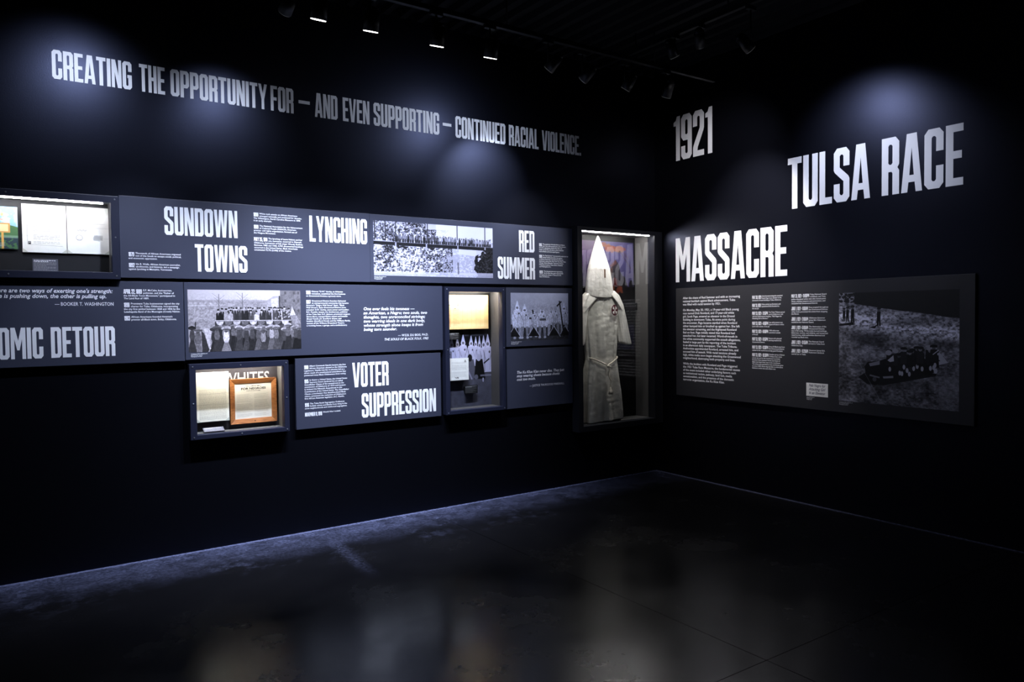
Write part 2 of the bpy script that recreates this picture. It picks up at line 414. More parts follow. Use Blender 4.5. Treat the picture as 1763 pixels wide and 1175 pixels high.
# ------------------------------------------------------------------ running text
TXC = bpy.data.curves.new('type_setter', 'FONT'); TXO = bpy.data.objects.new('type_setter', TXC); COL.objects.link(TXO)
TXC.resolution_u = 2; TXC.fill_mode = 'FRONT'
LINE_CACHE = {}
def line_geo(s, bold=0.011, shear=0.0, space=1.0):
    k = (s, bold, shear, space)
    if k not in LINE_CACHE:
        TXC.body = s; TXC.size = 1; TXC.offset = bold; TXC.shear = shear; TXC.space_character = space
        bpy.context.view_layer.update()
        dg = bpy.context.evaluated_depsgraph_get()
        ev = TXO.evaluated_get(dg); me = ev.to_mesh()
        vs = [(v.co.x, v.co.y) for v in me.vertices]; fs = [tuple(p.vertices) for p in me.polygons]
        ev.to_mesh_clear()
        LINE_CACHE[k] = (vs, fs, max([v[0] for v in vs] or [0]))
    return LINE_CACHE[k]

class TextMesh:
    def __init__(self): self.v, self.f = [], []
    def add(self, vs, fs, u, v, sx, sy):
        n = len(self.v)
        self.v += [(u+x*sx, v+y*sy, 0) for x, y in vs]; self.f += [tuple(q+n for q in f) for f in fs]
    def line(self, s, u, v, size, xs=1.0, right=False, bold=.011, shear=0.0):
        vs, fs, W = line_geo(s, bold, shear)
        if right: u -= W*size*xs
        self.add(vs, fs, u, v, size*xs, size)
        return W*size*xs
    def block(self, s, u0, u1, v0, v1):
        lay, W = layout(s, .035, .16)
        for ch, x in lay:
            _, vs, fs, _l = glyph_geo(ch)
            self.add(vs, fs, u0+x*(u1-u0)/W, v0, (u1-u0)/W, v1-v0)
            if ch == ':': self.add(vs, fs, u0+x*(u1-u0)/W, v0+(v1-v0)*.4, (u1-u0)/W, v1-v0)
    def build(self, name, parent, wz, m=None):
        me = bpy.data.meshes.new(name); me.from_pydata(self.v, [], self.f)
        o = link(name, me, m or M_TEXT, parent); o.location = (0, 0, wz)
        o['kind'] = 'stuff'
        return o

def entries(parent, wz, u, u_right, pitch, items, size=None):
    """dated paragraphs: (top, date, date right edge, lines); first two lines are set in beside the date"""
    size = size or pitch*.93
    cap = size*.70
    gap = pitch*.42
    full = max((line_geo(l)[2]*size + ((dr-u+gap) if k < 2 and d else 0)) for _, d, dr, ls in items for k, l in enumerate(ls))
    ind = [((dr-u+gap) if d else 0) for _, d, dr, ls in items]
    xs = min((u_right-u-(ind[q] if k < 2 else 0))/(line_geo(l)[2]*size) for q, (_, d, dr, ls) in enumerate(items) for k, l in enumerate(ls))
    for q, (top, d, dr, ls) in enumerate(items):
        t = TextMesh()
        if d: t.block(d, u, dr, top-pitch-cap*1.0, top)
        for k, l in enumerate(ls):
            t.line(l, u+(ind[q] if k < 2 else 0), top-cap-k*pitch, size, xs)
        t.build('paragraph', parent, wz)

# ------------------------------------------------------------------ raster prints painted in numpy
class Cv:
    def __init__(self, wd, ht, W, H, base=.5, ss=2):
        self.W, self.H = W*ss, H*ss; self.ss = ss
        self.kx, self.ky = self.W/wd, self.H/ht
        self.a = np.zeros((self.H, self.W, 3), np.float32) + np.array(base, np.float32)
        self.yy, self.xx = np.mgrid[0:self.H, 0:self.W].astype(np.float32)
    def noise(self, nx, ny, oct=4, seed=0, per=.55):
        r = np.random.default_rng(seed); out = np.zeros((self.H, self.W), np.float32); am, tot = 1.0, 0
        for _ in range(oct):
            g = r.random((ny+2, nx+2)).astype(np.float32)
            x = self.xx/self.W*nx; y = self.yy/self.H*ny
            xi, yi = x.astype(int), y.astype(int); fx, fy = x-xi, y-yi
            fx, fy = fx*fx*(3-2*fx), fy*fy*(3-2*fy)
            out += am*((g[yi, xi]*(1-fx)+g[yi, xi+1]*fx)*(1-fy)+(g[yi+1, xi]*(1-fx)+g[yi+1, xi+1]*fx)*fy)
            tot += am; am *= per; nx, ny = min(nx*2, self.W), min(ny*2, self.H)
        return out/tot
    def put(self, mask, col, al=1.0, sl=None):
        col = np.array(col, np.float32)
        sl = sl or (slice(None), slice(None))
        m = (mask.astype(np.float32)*al)[..., None]
        self.a[sl] = self.a[sl]*(1-m) + m*col
    def box(self, x0, y0, x1, y1):
        return (slice(max(0, int(y0)), min(self.H, int(y1)+2)), slice(max(0, int(x0)), min(self.W, int(x1)+2)))
    def poly(self, pts, col, al=1.0):
        p = [(x*self.kx, y*self.ky) for x, y in pts]
        xs, ys = [q[0] for q in p], [q[1] for q in p]
        sl = self.box(min(xs), min(ys), max(xs), max(ys)); X, Y = self.xx[sl], self.yy[sl]
        if X.size == 0: return
        ins = np.zeros(X.shape, bool)
        for (ax, ay), (bx, by) in zip(p, p[1:]+p[:1]):
            if ay == by: continue
            ins ^= ((ay > Y) != (by > Y)) & (X < (bx-ax)*(Y-ay)/(by-ay)+ax)
        self.put(ins, col, al, sl)
    def ell(self, cx, cy, rx, ry, col, al=1.0):
        cx, cy, rx, ry = cx*self.kx, cy*self.ky, rx*self.kx, ry*self.ky
        sl = self.box(cx-rx-1, cy-ry-1, cx+rx+1, cy+ry+1); X, Y = self.xx[sl], self.yy[sl]
        if X.size == 0: return
        self.put(((X-cx)/rx)**2+((Y-cy)/ry)**2 <= 1, col, al, sl)
    def rect(self, x0, y0, x1, y1, col, al=1.0): self.poly([(x0, y0), (x1, y0), (x1, y1), (x0, y1)], col, al)
    def seg(self, x0, y0, x1, y1, wd, col, al=1.0):
        dx, dy = x1-x0, y1-y0; l = math.hypot(dx, dy) or 1e-6; nx, ny = -dy/l*wd/2, dx/l*wd/2
        self.poly([(x0+nx, y0+ny), (x1+nx, y1+ny), (x1-nx, y1-ny), (x0-nx, y0-ny)], col, al)
    def image(self, name, tint=(1, 1, 1), grain=.03, seed=5):
        s = self.ss; a = self.a.reshape(self.H//s, s, self.W//s, s, 3).mean((1, 3))
        r = np.random.default_rng(seed)
        a = np.clip(a*np.array(tint, np.float32) + grain*(r.random(a.shape[:2])[..., None]-.5), 0, 1)
        h, w_ = a.shape[:2]
        im = bpy.data.images.new(name, w_, h)
        px = np.ones((h, w_, 4), np.float32); px[..., :3] = a[::-1]
        im.pixels.foreach_set(px.ravel()); im.update(); im.pack()
        return im

def image_mat(name, im, rough=.45, spec=.3):
    m = bpy.data.materials.new(name); m.use_nodes = True
    nt = m.node_tree; b = nt.nodes['Principled BSDF']
    t = nt.nodes.new('ShaderNodeTexImage'); t.image = im; t.extension = 'EXTEND'
    nt.links.new(t.outputs['Color'], b.inputs['Base Color'])
    b.inputs['Roughness'].default_value = rough; b.inputs['Specular IOR Level'].default_value = spec
    return m

def print_obj(name, parent, u0, u1, v0, v1, wz, m, thick=.0):
    """a flat print as a thin sheet; UV on its face"""
    bm = bmesh.new(); uv = bm.loops.layers.uv.new('UVMap')
    c = [(u0, v0), (u1, v0), (u1, v1), (u0, v1)]
    f = [bm.verts.new((x, y, wz)) for x, y in c]
    face = bm.faces.new(f)
    if thick:
        b = [bm.verts.new((x, y, wz-thick)) for x, y in c]
        for q in range(4):
            n = (q+1) % 4
            bm.faces.new((f[n], f[q], b[q], b[n]))
        bm.faces.new(b[::-1])
    for fc in bm.faces:
        for l in fc.loops:
            l[uv].uv = ((l.vert.co.x-u0)/(u1-u0), (l.vert.co.y-v0)/(v1-v0))
    return link(name, mesh_of(name, bm), m, parent)

G = lambda v: (v, v, v)

def robed(c, x, base, h, wd, tone, seed=0, face=.45):
    """a pale robed figure in an old photograph"""
    r = np.random.default_rng(seed); sh = tone*.72
    top = base-h
    c.poly([(x-wd*.33, top+h*.33), (x+wd*.33, top+h*.33), (x+wd*.62, top+h*.62), (x+wd*.5, base), (x-wd*.5, base), (x-wd*.62, top+h*.62)], G(tone))
    for k in range(5):
        xx = x+wd*(r.random()-.5)*.8
        c.seg(xx, top+h*(.42+.2*r.random()), xx+wd*(r.random()-.5)*.2, base-h*.05*r.random(), wd*.05, G(sh), .8)
    c.seg(x-wd*.45, top+h*.42, x-wd*.2, top+h*.68, wd*.06, G(sh*.8), .7)
    c.seg(x+wd*.45, top+h*.42, x+wd*.2, top+h*.68, wd*.06, G(sh*.8), .7)
    c.poly([(x-wd*.02, top), (x+wd*.03, top), (x+wd*.24, top+h*.26), (x+wd*.18, top+h*.36), (x-wd*.18, top+h*.36), (x-wd*.24, top+h*.26)], G(min(1, tone*1.08)))
    c.ell(x, top+h*.26, wd*.13, h*.045, G(face*.6), .75)
    c.ell(x+wd*.17, top+h*.47, wd*.085, h*.035, G(.2), .8)

def paint_bridge():
    c = Cv(2.1, .87, 820, 340, .86)
    n = c.noise(110, 46, 3, 3, .8); n2 = c.noise(9, 4, 3, 4)
    Y = c.yy/c.H; X = c.xx/c.W
    tree = ((X < .70-.16*np.abs(Y-.62)) & (Y > .10) & (Y < .97)) | (X < .42)
    tone = np.clip(.54+2.3*(n-.5)+1.0*(c.noise(30, 13, 3, 33)-.5)+(n2-.5)*1.0, .08, .98)
    c.a[:] = np.where(tree[..., None], tone[..., None], c.a)
    c.put((Y < .30) & (X > .5), G(.97), .85); c.put((Y > .30) & (X > .64) & (X < .85), G(.93), .8)
    far = (X > .55) & (X < .86) & (Y > .55+.25*np.abs(X-.72)) & (Y < .93)
    c.put(far & (n > .42), G(.62), .6)
    rt = ((X-1.0)/.17)**2 + ((Y-.80)/.36)**2 < 1+1.3*(c.noise(26, 12, 3, 34)-.5)
    c.a[:] = np.where((rt & (X > .80))[..., None], np.clip(.05+.9*(n-.46), .02, .5)[..., None], c.a)
    c.put(Y > .925-.02*X, G(.86), .8); c.put((Y > .95) & (n > .5), G(.55), .35)
    for x in (.02, .19, .36, .90, 1.43, 1.95): c.seg(x, 0, x, .36, .018, G(.2), .85)
    c.seg(.03, .12, .35, .36, .012, G(.2), .6); c.seg(.36, .02, .05, .30, .012, G(.2), .6)
    c.poly([(0, .315), (2.1, .335), (2.1, .40), (0, .375)], G(.10)); c.seg(0, .315, 2.1, .335, .014, G(.75)); c.seg(0, .235, 2.1, .27, .006, G(.25), .7)
    for x in (.36, .88, 1.44, 1.95): c.rect(x-.012, .33, x+.012, .45, G(.75), .9)
    for x in (.5, .96, 1.95): c.poly([(x-.06, .385), (x+.08, .39), (x+.02, .44)], G(.12))
    r = np.random.default_rng(2)
    for k in range(64):
        x = .32+1.76*(k+.7*r.random())/64; b = .318+.0095*x; h = .115+.035*r.random(); t = .08+.3*(r.random() > .55)+.2*r.random()
        if x > 1.1 and r.random() > .45: t = .5+.35*r.random()
        c.poly([(x-.013, b-h*.78), (x+.013, b-h*.78), (x+.016, b-h*.35), (x+.012, b), (x-.012, b), (x-.016, b-h*.35)], G(t))
        c.rect(x-.011, b-h*.4, x+.011, b, G(.1), .9); c.ell(x, b-h*.88, .009, .017, G(.25+.3*r.random()))
    c.seg(.86, .40, .865, .66, .006, G(.6), .7); c.seg(1.44, .62, 1.445, .82, .03, G(.35), .7)
    return c.image('bridge_photograph', (.80, .80, .90))

def paint_crowd():
    c = Cv(1.82, 1.0, 780, 430, .70)
    q = lambda x, y: ((x-20)/1705*1.82, (y-78)/915)
    n = c.noise(40, 26, 4, 8); Y = c.yy/c.H; X = c.xx/c.W
    sky = .80+.16*X-.3*np.clip(Y-.08, 0, 1)
    c.a[:] = np.where((Y < .19)[..., None], sky[..., None], (.66+.25*(n-.5))[..., None])
    c.put((np.abs(Y-.185) < .022+.02*(n-.5)), G(.62), .7)
    for x in range(6): c.rect(*q(40+x*70, 262), *q(75+x*70, 290), G(.9), .5)
    c.poly([q(25, 300), q(700, 290), q(700, 315), q(25, 320)], G(.82), .6)
    c.poly([q(1190, 235), q(1280, 170), q(1395, 158), q(1395, 420), q(1190, 420)], G(.72)); c.poly([q(1250, 215), q(1360, 190), q(1360, 330), q(1250, 330)], G(.86))
    c.rect(*q(1375, 160), *q(1415, 420), G(.18), .8)
    c.rect(*q(1395, 70), *q(1740, 640), G(.50)); bm_ = (X > (1395-20)/1705) & (Y < .55)
    c.put(bm_ & (n > .54), G(.40), .6)
    for x in (1480, 1620, 1690):
        for y in (115, 240, 390): c.rect(*q(x-16, y-22), *q(x+16, y+22), G(.32), .8)
    def tree(x, y0, y1):
        c.seg(*q(x, y1), *q(x, y0), .012, G(.42), .8)
        for k in range(7):
            y = y0+(y1-y0)*.1*k; s = 1 if k % 2 else -1
            c.seg(*q(x, y+60), *q(x+s*(95-9*k), y-10), .006, G(.5), .7)
    tree(462, 140, 400); tree(812, 120, 400)
    r = np.random.default_rng(4)
    c.rect(*q(360, 640), *q(1560, 980), G(.20)); c.poly([q(240, 650), q(350, 650), q(320, 900), q(300, 960), q(270, 800)], G(.85))
    def man(x, y, s, t):
        c.poly([q(x-30*s, y+45*s), q(x-18*s, y+28*s), q(x+18*s, y+28*s), q(x+30*s, y+45*s), q(x+34*s, y+200*s), q(x-34*s, y+200*s)], G(t))
        c.ell(*q(x, y+8*s), .015*s, .022*s, G(.62+.2*r.random())); c.ell(*q(x, y-9*s), .018*s, .012*s, G(.10 if r.random() > .35 else .8))
        if t < .4: c.poly([q(x-5*s, y+30*s), q(x+5*s, y+30*s), q(x, y+75*s)], G(.85), .9)
    for k in range(24):
        man(600+36*k+12*r.random(), 350+14*r.random(), .95, .12+.25*r.random() if r.random() > .3 else .65+.2*r.random())
    for x, y, t in ((450, 385, .12), (507, 370, .10), (565, 375, .66), (632, 395, .74), (720, 360, .2), (835, 360, .15), (935, 400, .3), (1020, 410, .85), (1100, 395, .22), (1220, 385, .2), (1310, 350, .3), (1380, 400, .18), (1460, 345, .25), (1530, 370, .3)): man(x, y, 1.1, t)
    for k in range(40): c.ell(*q(1280+270*r.random(), 370+150*r.random()), .012, .014, G(.2+.7*r.random()), .9)
    c.poly([q(1585, 320), q(1640, 460), q(1550, 470)], G(.86)); c.poly([q(1550, 470), q(1660, 470), q(1720, 590), q(1600, 600)], G(.6))
    c.seg(*q(400, 536), *q(1570, 540), .012, G(.85)); c.rect(*q(400, 545), *q(1570, 640), G(.22), .85)
    for k in range(9):
        x = 470+125*k; c.poly([q(x-60, 548), q(x+60, 548), q(x+40, 592), q(x, 606), q(x-40, 592)], G(.82 if k % 2 == 0 else .45)); c.seg(*q(x-60, 550), *q(x-62, 610), .012, G(.15))
    def lady(x, y, s, top, skirt, hat, bot=1000):
        c.poly([q(x-26*s, y+40*s), q(x+26*s, y+40*s), q(x+40*s, y+120*s), q(x+24*s, y+175*s), q(x-24*s, y+175*s), q(x-40*s, y+120*s)], G(top))
        c.poly([q(x-24*s, y+170*s), q(x+24*s, y+170*s), q(x+75*s, bot+40), q(x-75*s, bot+40)], G(skirt))
        for k in range(5): c.seg(*q(x-15*s+8*k*s, y+180*s), *q(x-55*s+28*k*s, bot+40), .008, G(skirt*.6), .6)
        c.ell(*q(x, y+22*s), .022*s, .03*s, G(.3)); c.ell(*q(x, y), .062*s, .030*s, G(hat)); c.ell(*q(x, y-14*s), .03*s, .022*s, G(hat*.85)); c.ell(*q(x+4, y+12*s), .055*s, .014*s, G(.2), .7)
    for k in range(22): lady(400+60*k+25*r.random(), 620+40*r.random(), .85, .15+.4*r.random(), .14+.2*r.random(), .3+.5*r.random())
    for x, y, t, s, h in ((380, 665, .2, .18, .25), (425, 640, .42, .25, .4), (750, 640, .3, .28, .85), (865, 655, .25, .3, .82), (950, 640, .3, .18, .7), (1045, 655, .35, .42, .8), (1120, 690, .6, .3, .5), (1250, 635, .7, .45, .82), (1325, 640, .5, .35, .78), (1460, 680, .3, .15, .8), (1510, 610, .4, .2, .85), (1640, 640, .3, .12, .72), (1700, 660, .25, .12, .6)): lady(x, y, 1.05, t, s, h)
    lady(560, 655, 1.2, .93, .60, .78); lady(150, 660, 1.3, .42, .55, .68); lady(70, 640, 1.0, .28, .25, .15)
    c.poly([q(200, 680), q(240, 720), q(310, 960), q(290, 1000), q(210, 1000)], G(.22)); c.ell(*q(120, 590), .012, .05, G(.25)); c.ell(*q(322, 942), .012, .016, G(.9))
    c.a *= (1+.55*(c.noise(90, 50, 3, 40)-.5)*np.clip(Y*3, .1, 1))[..., None]
    return c.image('crowd_photograph', (.86, .83, .86))

def paint_seated():
    c = Cv(1.30, .85, 520, 340, .62)
    Y = c.yy/c.H; X = c.xx/c.W; n = c.noise(20, 14, 4, 5)
    c.a[:] = (.55+.16*X+.10*(1-Y)+.06*(n-.5))[..., None]
    c.put(Y > .66, G(.13), 1); c.a[:] = np.where(((Y > .66) & (n > .47))[..., None], c.a*1.7, c.a)
    c.put(Y > .90, G(.30), .45)
    for k, (x, top, b, wd, cone) in enumerate(((.14, .14, .62, .20, 1), (.30, .20, .62, .21, 1), (.49, .24, .60, .20, 0), (.69, .24, .62, .23, 0), (.90, .26, .58, .18, 0), (1.0, .26, .56, .16, 0), (1.20, .18, .58, .19, 1))):
        robed(c, x, b, b-top, wd, .84-.03*(k % 3), k)
        if not cone: c.ell(x, top+(b-top)*.1, .03, .05, G(.6), .8)
        for s in (-1, 1): c.poly([(x+s*.05-.035, b-.02), (x+s*.05+.035, b-.02), (x+s*.06+.025, b+.17), (x+s*.06-.025, b+.17)], G(.62-.1*(k % 2))); c.ell(x+s*.06, b+.18, .03, .02, G(.75), .9)
    for x in (.07, .50, .96, 1.22): c.poly([(x-.12, .78), (x, .60), (x+.14, .78)], G(.05), .95); c.seg(x, .60, x+.15, .80, .012, G(.8)); c.seg(x, .60, x-.12, .76, .010, G(.7))
    c.seg(1.09, .14, 1.20, .80, .028, G(.07)); c.seg(1.03, .24, 1.14, .15, .028, G(.07)); c.rect(.64, .46, .78, .50, G(.2), .8)
    c.rect(.40, .44, .45, .47, G(.1)); c.seg(.47, .30, .49, .38, .03, G(.15))
    c.a *= (1+.5*(c.noise(70, 46, 3, 41)-.5)*np.clip(Y*3-.3, .1, 1))[..., None]
    return c.image('seated_group_photograph', (.86, .88, 1.0))

def paint_truck():
    c = Cv(.907, .86, 640, 600, .2)
    Y = c.yy/c.H; X = c.xx/c.W; n = c.noise(50, 70, 4, 9); n2 = c.noise(8, 9, 3, 10)
    hor = .08+.16*X+.02*(n2-.5)
    grass = np.clip(.40+.6*(n-.5)+.55*(n2-.5), .06, .85); bright = np.clip(.80+1.7*(n-.5), .10, 1.0)
    band = np.exp(-((Y-hor-.13)/.10)**2)
    g = grass*(1-band)+bright*band
    c.a[:] = np.where((Y > hor)[..., None], g[..., None], .11)
    c.put((Y < .10) & (X < .14) & (n > .55), G(.6), .9)
    for cx, cy, rx, ry, al in ((.28, .42, .22, .07, .55), (.62, .27, .30, .05, .5), (.55, .8, .30, .07, .45), (.9, .45, .2, .05, .5)):
        m = np.clip(1-((X-cx)/rx)**2-((Y-cy)/ry)**2, 0, 1); c.put(m, G(.10), al)
    c.put((X > .85) & (Y > .72), G(.62), .35)
    p = lambda x, y: ((x-108)/900*.907, (y-140)/860*.86)
    def man(x, y, s, t=.06):
        c.poly([p(x-14*s, y-60*s), p(x+14*s, y-60*s), p(x+12*s, y), p(x+16*s, y+50*s), p(x+4*s, y+50*s), p(x, y+10*s), p(x-4*s, y+50*s), p(x-16*s, y+50*s)], G(t)); c.ell(*p(x, y-74*s), .012*s, .016*s, G(.3)); c.ell(*p(x, y-84*s), .018*s, .007*s, G(.5 if s > 1 else .1))
    for x, k in ((150, .75), (180, .85), (222, .95)): man(x, 325, k, .05)
    man(432, 350, 1.0); c.poly([p(350, 410), p(400, 400), p(430, 380), p(400, 420)], G(.07)); c.poly([p(110, 385), p(230, 370), p(230, 392), p(110, 400)], G(.07))
    c.poly([p(270, 800), p(330, 760), p(860, 740), p(850, 760), p(480, 850), p(340, 850)], G(.05), .9)
    c.poly([p(320, 715), p(345, 680), p(440, 665), p(480, 650), p(560, 660), p(700, 640), p(840, 640), p(850, 730), p(700, 790), p(480, 800), p(330, 770)], G(.06))
    c.poly([p(355, 690), p(440, 665), p(440, 695), p(365, 712)], G(.55)); c.poly([p(465, 785), p(545, 775), p(545, 792), p(470, 800)], G(.55))
    c.poly([p(840, 610), p(870, 580), p(935, 660), p(850, 685)], G(.70))
    c.ell(*p(400, 810), .04, .045, G(.03)); c.ell(*p(400, 810), .016, .018, G(.3)); c.seg(*p(362, 780), *p(440, 795), .012, G(.45))
    c.ell(*p(800, 720), .035, .04, G(.03))
    r = np.random.default_rng(6)
    for k in range(22):
        x = 500+350*r.random(); y = 640+60*r.random()-.12*(x-500)
        c.poly([p(x-22, y-40), p(x+22, y-40), p(x+26, y+50), p(x-26, y+50)], G(.04+.10*r.random())); c.ell(*p(x, y-54), .014, .016, G(.3+.2*r.random())); c.ell(*p(x, y-64), .026, .010, G(.08 if r.random() > .4 else .6))
        if r.random() > .5: c.ell(*p(x+10*r.random(), y+75), .010, .018, G(.7))
    c.poly([p(500, 660), p(545, 620), p(550, 665), p(520, 672)], G(.75)); c.ell(*p(508, 602), .024, .02, G(.62)); c.ell(*p(560, 588), .024, .016, G(.6))
    c.seg(*p(790, 590), *p(880, 650), .006, G(.1)); c.seg(*p(830, 605), *p(870, 572), .006, G(.8)); c.seg(*p(110, 420), *p(440, 960), .005, G(.6), .45)
    return c.image('truck_photograph', (.92, .92, 1.0))

def paint_group():
    """backing of the tall middle case: a night time group photograph"""
    c = Cv(.55, 1.02, 360, 668, .05)
    Y = c.yy/c.H; X = c.xx/c.W; n = c.noise(14, 26, 4, 12)
    c.a[:] = (.06+.05*(n-.5))[..., None]
    c.put((Y > .70), G(.34), .9); c.a[:] = np.where((Y > .70)[..., None], np.clip(c.a+.12*(n[..., None]-.5), 0, 1), c.a)
    for x in (.28, .36, .42, .48): c.rect(x-.03, .33, x+.03, .39, G(.35), .5)
    for k, (x, t, w_) in enumerate(((.02, .405, .09), (.075, .40, .09), (.13, .395, .085), (.19, .39, .075), (.25, .375, .10), (.335, .385, .09), (.385, .395, .07), (.425, .39, .07), (.47, .385, .09), (.515, .375, .11))):
        robed(c, x, .72 if x > .4 else .66, (.72 if x > .4 else .66)-t, w_, .80, 20+k)
    c.rect(0, .52, .13, .58, G(.4), .6); c.poly([(0, .50), (.10, .53), (.12, .55), (0, .56)], G(.10))
    for x, y, t, hd in ((.325, .62, .36, .10), (.42, .62, .06, .72)):
        c.poly([(x-.035, y-.02), (x+.035, y-.02), (x+.065, y+.16), (x-.06, y+.16)], G(t)); c.ell(x-.005, y-.035, .024, .033, G(hd))
    c.ell(.30, .685, .012, .02, G(.5)); c.seg(.30, .70, .34, .78, .014, G(.6)); c.ell(.385, .76, .022, .022, G(.4)); c.rect(.43, .742, .55, .757, G(.55), .8); c.ell(.46, .79, .008, .02, G(.7))
    c.seg(.47, .64, .53, .60, .012, G(.1))
    return c.image('night_group_print', (.84, .84, 1.0))

def paint_poster():
    """backing of the robe case: a painted poster scene above a dark text block"""
    c = Cv(.96, 1.86, 480, 930, (.025, .025, .035))
    Y = c.yy/c.H*1.86; X = c.xx/c.W*.96; n = c.noise(12, 22, 4, 14); n2 = c.noise(40, 70, 3, 15)
    top, bot, x1 = .05, .51, .935
    sky = np.stack([.46+.25*(n-.5)+.10*(X < .45), .44+.24*(n-.5), .74+.18*(n-.5)], -1)
    c.a[:] = np.where(((Y > top) & (Y < bot) & (X < x1))[..., None], sky, c.a)
    c.put((Y > top) & (Y < .15) & (X < .45), (.62, .56, .68), .6)
    c.rect(0, .33, .25, bot, (.30, .27, .55), .5)
    for k in range(26):
        r = np.random.default_rng(k); x = .48+.30*r.random(); y = .07+.35*(x-.48)*.35+.05*r.random()
        c.ell(x, y, .05*r.random()+.02, .022*r.random()+.008, (.75+.1*r.random(), .35+.2*r.random(), .32), .75)
    c.seg(.42, .16, .50, .09, .02, (.35, .2, .25), .8); c.seg(.74, .14, .90, .32, .014, (.35, .25, .40), .8); c.seg(.80, .16, .86, .22, .03, (.40, .32, .50), .7)
    c.poly([(.55, .52), (.58, .38), (.64, .28), (.685, .235), (.73, .28), (.75, .36), (.82, .44), (.86, .52)], (.26, .24, .30))
    c.poly([(.60, .30), (.685, .235), (.70, .27), (.64, .31)], (.62, .38, .38), .9); c.poly([(.57, .43), (.60, .33), (.645, .31), (.63, .40), (.60, .46)], (.66, .50, .45), .9)
    c.poly([(.45, .30), (.51, .30), (.53, .38), (.52, .52), (.44, .52)], (.28, .22, .26), .9); c.seg(.50, .33, .52, .50, .012, (.5, .2, .2), .8)
    for x in (.62, .66, .70): c.seg(x, .33, x+.01, .44, .01, (.14, .13, .17), .7)
    c.poly([(.62, .49), (.66, .41), (.70, .43), (.71, .50)], (.55, .16, .15)); c.poly([(.63, .50), (.645, .42), (.665, .42), (.66, .50)], (.80, .72, .74)); c.ell(.64, .51, .07, .018, (.70, .62, .68), .9)
    c.put((Y > bot) & (X < x1) , (.05, .04, .05), 1)
    for k in range(20):
        r = np.random.default_rng(100+k); c.ell(.60+.18*r.random(), .51+.06*r.random(), .03*r.random()+.01, .02*r.random()+.006, (.72, .30+.1*r.random(), .22), .8)
    c.ell(.80, .49, .03, .09, (.10, .09, .12), .9); c.ell(.90, .50, .03, .06, (.10, .09, .12), .9)
    c.rect(.76, .80, .83, .87, (.45, .06, .10)); c.rect(.70, .90, .94, 1.16, (.13, .11, .34)); c.rect(.78, 1.02, .86, 1.10, (.40, .06, .12), .8)
    c.put((Y > 1.2) & (n > .5), (.04, .04, .055), .6)
    c.rect(.72, 1.50, .80, 1.62, (.10, .09, .10)); c.rect(.745, 1.525, .775, 1.595, (.03, .03, .04)); c.rect(.82, 1.50, .92, 1.52, (.10, .09, .10)); c.rect(.86, 1.50, .88, 1.62, (.10, .09, .10))
    return c.image('poster_backing', (.48, .46, .46))

def paint_sign():
    c = Cv(.62, .26, 560, 236, (.45, .66, .82))
    n = c.noise(20, 9, 4, 16); Y = c.yy/c.H; X = c.xx/c.W
    c.put(Y < .5, (.66, .80, .92), .5); c.put((n > .52) & (Y < .45), (.86, .92, .97), .5)
    c.put((Y > .52-.10*np.sin(X*9)) & (X > .72), (.28, .42, .24), .9); c.put((Y > .72) & (n > .35), (.18, .24, .30), .9); c.put((Y > .68) & (Y < .74), (.55, .66, .60), .6)
    c.rect(.06, .10, .58, .16, (.80, .60, .36)); c.rect(.07, .108, .57, .152, (.92, .84, .64))
    for x in (.20, .54): c.rect(x-.006, .16, x+.006, .26, (.85, .66, .36))
    r = np.random.default_rng(3)
    for k in range(22): c.ell(.12+.44*k/22, .045+.006*(r.random()-.5), .008, .011, (.95, .62, .42), .9)
    for k in range(9): c.rect(.15+.045*k, .074, .185+.045*k, .085, (.93, .55, .42), .7)
    for k in range(30): c.rect(.05+.5*r.random(), .215+.03*r.random(), .07+.5*r.random(), .222+.03*r.random(), (.70, .72, .70), .35)
    return c.image('roadside_sign_print', (1, 1, 1))

